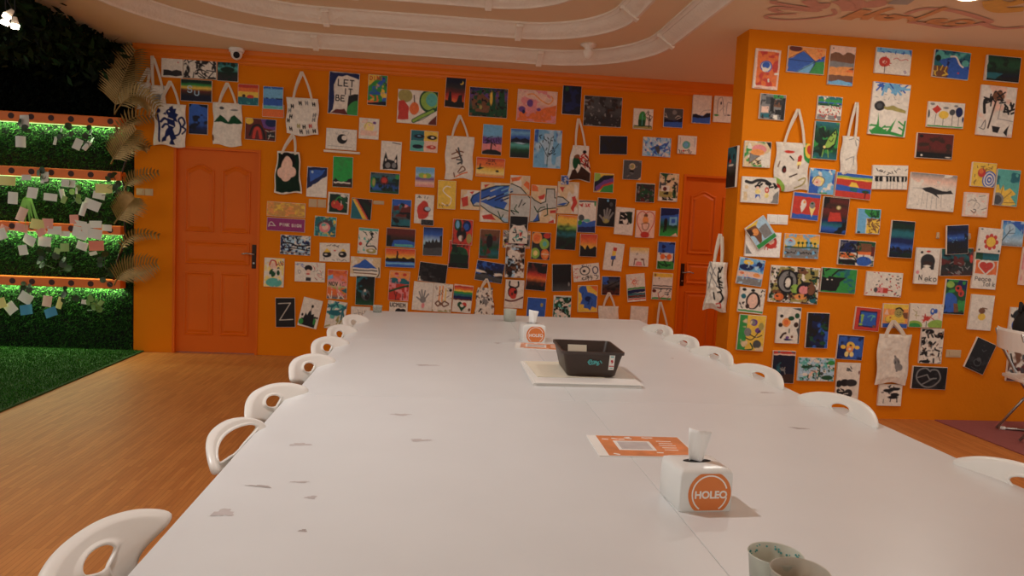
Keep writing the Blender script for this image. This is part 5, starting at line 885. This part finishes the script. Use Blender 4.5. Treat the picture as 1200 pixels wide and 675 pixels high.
# side, back-top centre x, y, turn
CH = [(1, -.625, 1.345, -5, 'white plastic chair at the left table side, closest to the viewer'), (1, -.59, 2.07, -3, 'white plastic chair on the left, second from the viewer, with an open loop back'), (1, -.585, 2.56, -14, 'white plastic chair on the left, third from the viewer, with its grip hole showing'),
      (1, -.57, 3.17, -14, 'white plastic chair on the left, fourth from the viewer'), (1, -.57, 3.68, -14, 'white plastic chair on the left, fifth from the viewer'), (1, -.57, 4.13, -12, 'white plastic chair on the left, sixth from the viewer'), (1, -.55, 4.62, -12, 'white plastic chair on the left, farthest from the viewer'),
      (-1, 1.655, 1.80, 4, 'white plastic chair on the right, closest to the viewer'), (-1, 1.60, 2.64, 8, 'white plastic chair on the right, second, its grip hole showing'), (-1, 1.545, 3.25, 8, 'white plastic chair on the right, third from the viewer'),
      (-1, 1.525, 3.76, 8, 'white plastic chair on the right, fourth from the viewer'), (-1, 1.505, 4.2, 8, 'white plastic chair on the right, fifth from the viewer'), (-1, 1.50, 4.66, 8, 'white plastic chair on the right, farthest from the viewer')]
for i, (s, x, y, a, lab) in enumerate(CH):
    o = proto if i == 0 else loop_chair if i == 1 else copy_tree(proto); rz = R(a) if s > 0 else math.pi+R(a)
    off_ = Matrix.Rotation(rz, 3, 'Z') @ Vector((-.35, 0, 0)); o.location = (x-off_.x, y-off_.y, 0); o.rotation_euler = (0, 0, rz)
    tag(o, lab, 'chair', 'white plastic chairs around the long table')

# ---------------------------------------------------------------- folding chair at the right, rug, bag
p0 = atz(1100, 493, 0)
tag(MB().box(0, 0, .004, 3.0, 2.6, .008, .002).build('floor_rug', M['matpink'], loc=(4.08+1.5, 5.48-1.3, 0)), 'dull pink rug along the right wall under the folding chair', 'rug')
def fchair():
    t = empty('folding_chair', (4.53, 4.98, .008), R(-106)); tag(t, 'white seated folding chair on grey tube legs at the right edge', 'chair')
    # local: sitter faces +Y; back at -Y
    for s in (-1, 1):
        MB().tube([(s*.20, -.25, .80), (s*.20, -.22, .70), (s*.20, -.08, .45), (s*.20, .20, .03), (s*.20, .215, .012), (s*.20, .19, .012), (s*.20, -.16, .012)], .011, 10).build('side_frame', M['chrome'], t, smooth=True)
        MB().tube([(s*.18, .15, .43), (s*.18, -.02, .26), (s*.18, -.19, .012)], .010, 10).build('leg', M['chrome'], t, smooth=True)
        for yy in (.20, -.14): MB().cyl((s*.20, yy-.02, .013), (s*.20, yy+.02, .013), .015, seg=12).build('foot_cap', M['white'], t)
    MB().tube([(-.2, .19, .06), (.2, .19, .06)], .008, 8).build('stretcher', M['chrome'], t)
    b = MB().box(0, .02, .445, .42, .40, .028, .012, rx=R(2)); b.build('seat', M['white'], t)
    rr = []
    for k in range(9):
        u = k/8-.5; x = u*.43; y = -.27+.05*(2*u)**2*.9
        rr.append([(x, y-.006, .66), (x, y+.008, .66), (x, y+.004, .80), (x, y-.012, .82), (x, y-.018, .80)])
    MB().loft(rr, caps=True).build('backrest', M['white'], t)
    return t
fc = fchair()
hb = empty('shoulder_bag', tuple(at(1199, 384, 4.93)-Vector((.04, 0, .09)))); tag(hb, 'black cloth bag hanging over the folding chair back', 'bag')
MB().ball((.04, 0, .09), .09, (.6, .9, 1.35), 20).build('bag_body', M['black'], hb, smooth=True); MB().tube([(.0, 0, .2), (.02, .02, .27), (.06, .05, .25), (.08, .05, .18)], .012, 8).build('strap', M['black'], hb, smooth=True)

# ---------------------------------------------------------------- green wall, shelves, turf
GX0, GX1, YG = -5.0, -3.01, YB+.02
rng = np.random.default_rng(11)
def blades(name, n, fpos, fdir, ln, wd, cols, parent=None):
    P = fpos(n); D = fdir(n); L = rng.uniform(*ln, n)[:, None]; S = rng.normal(size=(n, 3)); S -= D*(S*D).sum(1)[:, None]/(D*D).sum(1)[:, None]; S /= np.linalg.norm(S, axis=1)[:, None]
    Wd = (rng.uniform(*wd, n)/2)[:, None]; V = np.stack([P-S*Wd*.6, P+D*L*.5-S*Wd, P+D*L, P+D*L*.5+S*Wd], 1).reshape(-1, 3)
    me = bpy.data.meshes.new(name); me.vertices.add(4*n); me.vertices.foreach_set('co', V.reshape(-1).astype(np.float32)); me.loops.add(4*n); me.loops.foreach_set('vertex_index', np.arange(4*n, dtype=np.int32))
    me.polygons.add(n); me.polygons.foreach_set('loop_start', np.arange(0, 4*n, 4, dtype=np.int32)); me.update(); me.validate()
    ca = np.array([lin(c) for c in cols])[rng.integers(0, len(cols), n)]*rng.uniform(.7, 1.25, n)[:, None]; C = np.concatenate([ca, np.ones((n, 1))], 1); C = np.repeat(C, 4, 0)
    a = me.color_attributes.new('paint', 'FLOAT_COLOR', 'POINT'); a.data.foreach_set('color', C.reshape(-1).astype(np.float32)); me.materials.append(M['grass'])
    o = bpy.data.objects.new(name, me); COL.objects.link(o); o.parent = parent; return o
def nrm(v): return v/np.linalg.norm(v, axis=1)[:, None]
g = blades('wall_grass', 60000, lambda n: np.stack([rng.uniform(GX0, GX1, n), YG-rng.uniform(0, .012, n), rng.uniform(.02, 2.26, n)], 1),
           lambda n: nrm(np.stack([rng.normal(0, .45, n), -np.abs(rng.normal(.8, .25, n)), rng.normal(-.35, .4, n)], 1)), (.02, .05), (.004, .009), [(36, 76, 30), (48, 96, 38), (28, 60, 24), (62, 108, 46)])
tag(g, 'artificial grass covering the left wall between the shelves', 'artificial grass', kind='stuff')
g = blades('hanging_leaves', 9000, lambda n: np.stack([rng.uniform(GX0, -3.1, n)+rng.normal(0, .04, n), rng.uniform(5.2, 7.5, n), ZC-.02-np.abs(rng.normal(0, .13, n))], 1),
           lambda n: nrm(np.stack([rng.normal(0, .8, n), rng.normal(0, .8, n), rng.normal(-.55, .4, n)], 1)), (.06, .13), (.03, .06), [(22, 32, 12), (30, 40, 15), (14, 20, 9), (26, 44, 18)])
tag(g, 'dark leaf canopy hanging from the ceiling over the turf', 'foliage', kind='stuff')
g = blades('dark_leaves', 9000, lambda n: np.stack([rng.uniform(GX0, GX1, n), YG-rng.uniform(0, .03, n), rng.uniform(2.30, 2.96, n)], 1),
           lambda n: nrm(np.stack([rng.normal(0, .6, n), -np.abs(rng.normal(.5, .3, n)), rng.normal(-.8, .3, n)], 1)), (.04, .09), (.02, .04), [(14, 18, 12), (18, 24, 15), (11, 14, 10)])
tag(g, 'near black leaf panel above the top shelf', 'foliage', kind='stuff')
tu = MB().box((GX0-.5-2.9)/2, 3.0, .006, 2.6, 9.06, .012).build('turf_carpet', mat('turf_backing', (44, 84, 26), .95, .25, 30, .5, 250)); tag(tu, 'green artificial turf carpet on the floor at the left', 'carpet')
g = blades('turf_blades', 60000, lambda n: np.stack([rng.uniform(-4.8, -2.91, n), rng.uniform(3.6, 7.5, n), np.full(n, .011)], 1),
           lambda n: nrm(np.stack([rng.normal(0, .4, n), rng.normal(0, .4, n), np.ones(n)], 1)), (.012, .024), (.004, .008), [(48, 98, 32), (58, 110, 38), (36, 78, 24)], tu)
g['kind'] = 'stuff'
SH = [(2.235, 'top shelf board with sockets, above the first lit grass band'), (1.722, 'second shelf board with sockets from the top'), (1.20, 'third shelf board with sockets, crowded with notes'), (.675, 'lowest shelf board with sockets, above the turf')]
for z, lab in SH:
    s = MB().box(0, 0, 0, 1.92, .13, .085, .006).build('shelf_board', M['shelf'], loc=(-4.03, YG-.095, z)); tag(s, 'orange '+lab, 'shelf', 'orange shelf boards on the green wall')
    for k in range(11):
        x = .865-.178*k; b = MB().cyl((x, -.066, 0), (x, -.0655, 0), .028, seg=20); b.build('round_socket', M['hole'], s)
    MB().box(0, .05, -.046, 1.88, .012, .006).build('led_strip', M['led'], s)
    ld = bpy.data.lights.new('strip_light', 'AREA'); ld.shape = 'RECTANGLE'; ld.size = 1.86; ld.size_y = .02; ld.energy = LED_W; ld.color = (.80, 1.0, .58)
    l = bpy.data.objects.new('strip_light', ld); COL.objects.link(l); l.parent = s; l.location = (0, .048, -.052)
# vines with round leaves on the shelves
M['leafd'] = mat('dark_round_leaf', (44, 62, 34), .5, .2, 30); M['leafl'] = mat('pale_green_leaf', (120, 150, 80), .5, .2, 30)
def disc_leaf(b, c, r, rx, rz):
    m = Matrix.Translation(c) @ Matrix.Rotation(rz, 4, 'Z') @ Matrix.Rotation(rx, 4, 'X')
    v = [b.bm.verts.new(m @ Vector((r*math.cos(a)*(1-.12*math.cos(2*a)), 0, r*math.sin(a)))) for a in [k*2*math.pi/14 for k in range(14)]]; ce = b.bm.verts.new(m @ Vector((0, .12*r, 0)))
    for k in range(14): b.bm.faces.new((v[k], v[(k+1) % 14], ce))
rnd = random.Random(8)
for i, (x, y, n, h, mm, lab) in enumerate([(28, 141, 5, .12, 'leafd', 'left of the top shelf'), (78, 148, 4, .14, 'leafd', 'in the middle of the top shelf'), (108, 150, 5, .2, 'leafd', 'right half of the top shelf'), (52, 200, 5, .12, 'leafd', 'above the middle of the second shelf'), (132, 205, 5, .2, 'leafd', 'right end of the second shelf'),
        (88, 215, 5, .2, 'leafl', 'hanging from the second shelf'), (52, 292, 6, .18, 'leafd', 'under the third shelf, left'), (124, 298, 6, .3, 'leafd', 'under the third shelf, right'), (74, 300, 4, .15, 'leafd', 'under the third shelf, middle'), (30, 332, 5, .1, 'leafd', 'on the lowest shelf, left'), (82, 338, 5, .15, 'leafd', 'on the lowest shelf, middle'), (112, 350, 6, .12, 'leafl', 'under the lowest shelf, right')]):
    c = at(x, y, YG-.17); t = empty('trailing_vine', (c.x, c.y, c.z)); tag(t, 'small %s vine %s' % ('pale green' if mm == 'leafl' else 'dark round leaved', lab), 'plant', 'small vines on the shelves')
    pts = [(rnd.uniform(-.02, .02)+k*rnd.uniform(-.02, .02), -.01*(k % 2), -h*k/5) for k in range(6)]; MB().tube(pts, .003, 6).build('stem', M['leafd'], t)
    for k in range(n):
        b = MB(); disc_leaf(b, (rnd.uniform(-.06, .06), rnd.uniform(-.03, 0), -h*k/n), rnd.uniform(.022, .038), rnd.uniform(-.6, .6), rnd.uniform(-.8, .8)); b.build('leaf', M[mm], t, recalc=False)
# a grassy tuft hanging at the second shelf
c = at(33, 238, YG-.15); t = empty('grass_tuft', tuple(c)); tag(t, 'light green spiky tuft hanging between the second and third shelves', 'plant')
b = MB()
for k in range(16):
    a = rnd.uniform(-1, 1); L = rnd.uniform(.12, .24); q = [(0, 0, .08), (a*.04, -.02, .04), (a*.10, -.03, -.05*abs(a)-L*.4), (a*.13, -.02, -L)]
    vs = [(p[0]-.006*w, p[1], p[2]) for p, w in zip(q, (1, 1.3, 1, .1))]; ws = [(p[0]+.006*w, p[1], p[2]) for p, w in zip(q, (1, 1.3, 1, .1))]
    b.loft([[v, w] for v, w in zip(vs, ws)], closed_ring=False)
b.build('blade_cluster', mat('light_blades', (130, 190, 70), .5, .1, 20), t, recalc=False)
# paper notes: x, y, w, h, turn, colour, shelf word
NC = dict(w=(222, 216, 205), p=(226, 156, 140), y=(218, 206, 130), b=(70, 140, 175), g=(150, 180, 110), P=(230, 190, 170), o=(222, 130, 110))
NM = {k: mat('note_paper_'+k, v, .85, .04, 9) for k, v in NC.items()}
CW = dict(w='white', p='pink', y='yellow', b='blue', g='light green', P='peach', o='coral')
NOTES = '''29 142 9 13 5 w;24 166 10 12 0 w;65 165 3 9 -10 w;91 169 8 12 -22 w;102 171 5 11 -32 w;9 212 17 10 0 y;15 232 10 13 -3 w;31 208 9 6 5 w;52 208 9 13 -4 w;38 226 11 12 -6 w;59 231 14 8 -4 w;73 228 5 12 12 w;75 234 5 8 -20 g;80 215 14 8 -3 w;90 222 2 10 0 w;122 221 18 10 0 y;116 229 13 8 -10 w;108 240 19 11 -18 w;98 245 6 15 -14 w;26 251 9 15 -20 P;
4 270 9 12 -25 p;25 267 13 9 -12 p;45 263 16 11 -8 y;56 262 12 11 0 p;49 272 10 8 30 p;87 257 9 10 5 p;94 262 13 6 -8 w;112 263 14 8 2 w;125 267 11 7 -2 w;64 270 14 9 2 w;76 274 12 6 0 w;90 271 9 11 -10 w;101 268 9 11 10 w;96 276 12 9 -15 w;111 274 15 11 -8 w;34 281 14 11 -28 w;52 283 14 11 -6 w;27 293 9 11 10 w;76 290 9 9 3 g;67 294 7 6 -15 g;96 288 12 9 -18 w;113 288 15 11 3 o;109 297 9 4 15 w;3 274 9 12 20 w;
2 355 9 11 20 y;13 361 12 12 40 w;30 349 14 12 -32 w;31 363 12 11 10 b;55 353 10 12 -8 P;60 366 13 10 22 b;70 355 6 13 -15 y;100 354 8 5 -8 w;117 356 5 9 -40 g'''
band = lambda y: 'top' if y < 190 else 'second' if y < 255 else 'third' if y < 310 else 'lowest'
NB = ['', '', '']
for i, s in enumerate(NOTES.replace('\n', '').split(';')):
    x, y, w, h, a, c = s.split(); x, y, w, h, a = map(float, (x, y, w, h, a))
    p = at(x, y, YG-.165-(i % 5)*.004); mpp = p.y/F; b = MB(); W2, H2 = w*mpp/2, h*mpp/2; cu = rnd.uniform(-.012, .012)
    rr = [[(-W2+2*W2*k/6, -abs(cu)*(1-(2*k/6-1)**2)-cu*j/3, H2-2*H2*j/3) for k in range(7)] for j in range(4)]
    o = b.loft(rr, closed_ring=False).build('paper_note', NM[c], loc=p, rot=(rnd.uniform(-.15, .1), -R(a), rnd.uniform(-.2, .2)), recalc=False); o.modifiers.new('Solidify', 'SOLIDIFY').thickness = .0012
    shape = 'narrow' if w < 7 else 'wide' if w > h*1.3 else 'square'; til = 'upright' if abs(a) < 5 else 'leaning left' if a > 0 else 'leaning right'; til = til if abs(a) < 18 else 'steeply '+til
    hp = 'left edge' if x < 20 else 'left part' if x < 50 else 'middle' if x < 85 else 'right part' if x < 110 else 'right end'
    o['_k'] = 0; del o['_k']
    NB.append((o, '%s %s paper note %s at the %s of the %s shelf' % (CW[c], shape, til, hp, band(y)), x, y))
NB = [n for n in NB if n]
seen = {}
for n in NB: seen.setdefault(n[1], []).append(n)
for lab, L in seen.items():
    if len(L) == 1: tag(L[0][0], lab, 'note', 'paper notes on the green wall')
    else:
        L.sort(key=lambda n: n[2]); words = ['leftmost', 'rightmost'] if len(L) == 2 else ['leftmost', 'middle', 'rightmost'] if len(L) == 3 else ['first from left', 'second from left', 'third from left', 'fourth from left', 'fifth from left'][:len(L)]
        for n, wd in zip(L, words): tag(n[0], lab+', '+wd+' such', 'note', 'paper notes on the green wall')
# gold palm fronds: base, middle, tip (pixels measured on the wall plane), half width, depth in front of the wall
palm = empty('artificial_palm', tuple(at(133, 336, YG-.12))); tag(palm, 'gold artificial palm branches winding up the edge of the green wall', 'artificial plant')
def frond(base, midp, tip, hw, dep, label, n=26, seed=0):
    B, Mi, T = (np.array(at(*q, YG-dep-k)) for q, k in ((base, 0), (midp, .05), (tip, .02)))
    rn = random.Random(seed)
    q = lambda u: (1-u)**2*B+2*u*(1-u)*(2*Mi-.5*B-.5*T)+u*u*T
    cur = [q(u/14)-B for u in range(15)]; t = MB().tube([tuple(c) for c in cur], .005, 6, [1.4-.08*k for k in range(15)]).build('frond', M['gold'], palm, loc=tuple(B-np.array(palm.location)), smooth=True)
    b = MB()
    for k in range(n):
        u = .16+.82*k/(n-1); c = q(u)-B; d = q(min(1, u+.02))-q(u-.02); d /= np.linalg.norm(d); s = np.array([d[2], 0, -d[0]]); s /= np.linalg.norm(s)
        L = hw*max(.05, math.sin(math.pi*(.12+.80*u)))**.7*rn.uniform(.88, 1.08)
        for sg in (-1, 1):
            tipv = c+s*sg*L*.86+d*L*.62+np.array([0, -.03, -.18*L]); m1 = c+s*sg*L*.45+d*L*.28+np.array([0, -.02, .02*L]); wv = d*.008
            v = [b.bm.verts.new(tuple(z)) for z in (c-wv, m1-wv*1.2, tipv, m1+wv*1.2, c+wv)]; b.bm.faces.new(v)
    b.build('leaflets', M['gold'], t, recalc=False)
FR = [((134, 132), (142, 98), (159, 58), .26, .14, 'largest upright gold frond, fanned out above the top shelf', 24), ((134, 134), (158, 112), (186, 126), .17, .20, 'gold frond arching right over the crest bag edge', 17), ((140, 165), (152, 140), (184, 136), .12, .12, 'small gold frond reaching right just under the arching one', 13),
      ((130, 192), (142, 172), (160, 152), .20, .22, 'gold frond beside the right end of the first grass band', 17), ((150, 185), (160, 170), (176, 172), .10, .1, 'short gold frond drooping beside the crest bag bottom', 11), ((146, 222), (158, 208), (186, 202), .10, .12, 'thin gold frond pointing right by the switch plates', 13),
      ((134, 262), (146, 246), (158, 232), .20, .2, 'gold frond at the right end of the second shelf', 16), ((140, 298), (156, 276), (187, 276), .09, .12, 'thin gold frond pointing right above the lowest frond', 14), ((134, 334), (150, 316), (184, 308), .19, .2, 'lowest gold frond spreading onto the orange wall', 18)]
for i, f in enumerate(FR): frond(*f[:6], n=f[6], seed=i)
# palm stem winding up the wall edge
pts = [tuple(at(*q, YG-.12)) for q in ((133, 336), (134, 318), (140, 298), (148, 286), (146, 262), (150, 236), (142, 205), (150, 182), (138, 160), (134, 134))]
o = MB().tube(pts, .010, 8).build('stem', M['darkmetal'], palm, loc=tuple(-palm.location), smooth=True)
# spotlights in the canopy
def spot(x, y, Y, rx, rz, label, z=None):
    c = at(x, y, Y-1.45); t = empty('spotlight', tuple(c)); t.scale = (.55, .55, .55); tag(t, label, 'spotlight', 'spotlights hanging in the canopy')
    r_ = Matrix.Rotation(rz, 3, 'Z') @ Matrix.Rotation(rx, 3, 'X'); V_ = lambda *a: tuple(r_ @ Vector(a))
    MB().cyl(V_(0, 0, .09), V_(0, 0, 0), .022, .045, 20).build('lamp_housing', M['mould'], t, smooth=True); MB().cyl(V_(0, 0, 0), V_(0, 0, -.045), .048, .04, 20).build('bulb', M['lamp'], t)
    MB().tube([V_(0, 0, .09), (0, 0, .16), (0, 0, (ZC-c.z)/.55)], .006, 8).build('cord', M['black'], t)
spot(9, 18, 6.7, R(-35), R(-60), 'lit spotlight tilted left, highest of the three in the canopy'); spot(6.5, 25, 6.85, R(-20), R(-80), 'small lit spotlight below the tilted one at the canopy'); spot(17.5, 29, 6.6, 0, 0, 'lit spotlight hanging straight down in the leaf canopy')
bpy.context.view_layer.update()
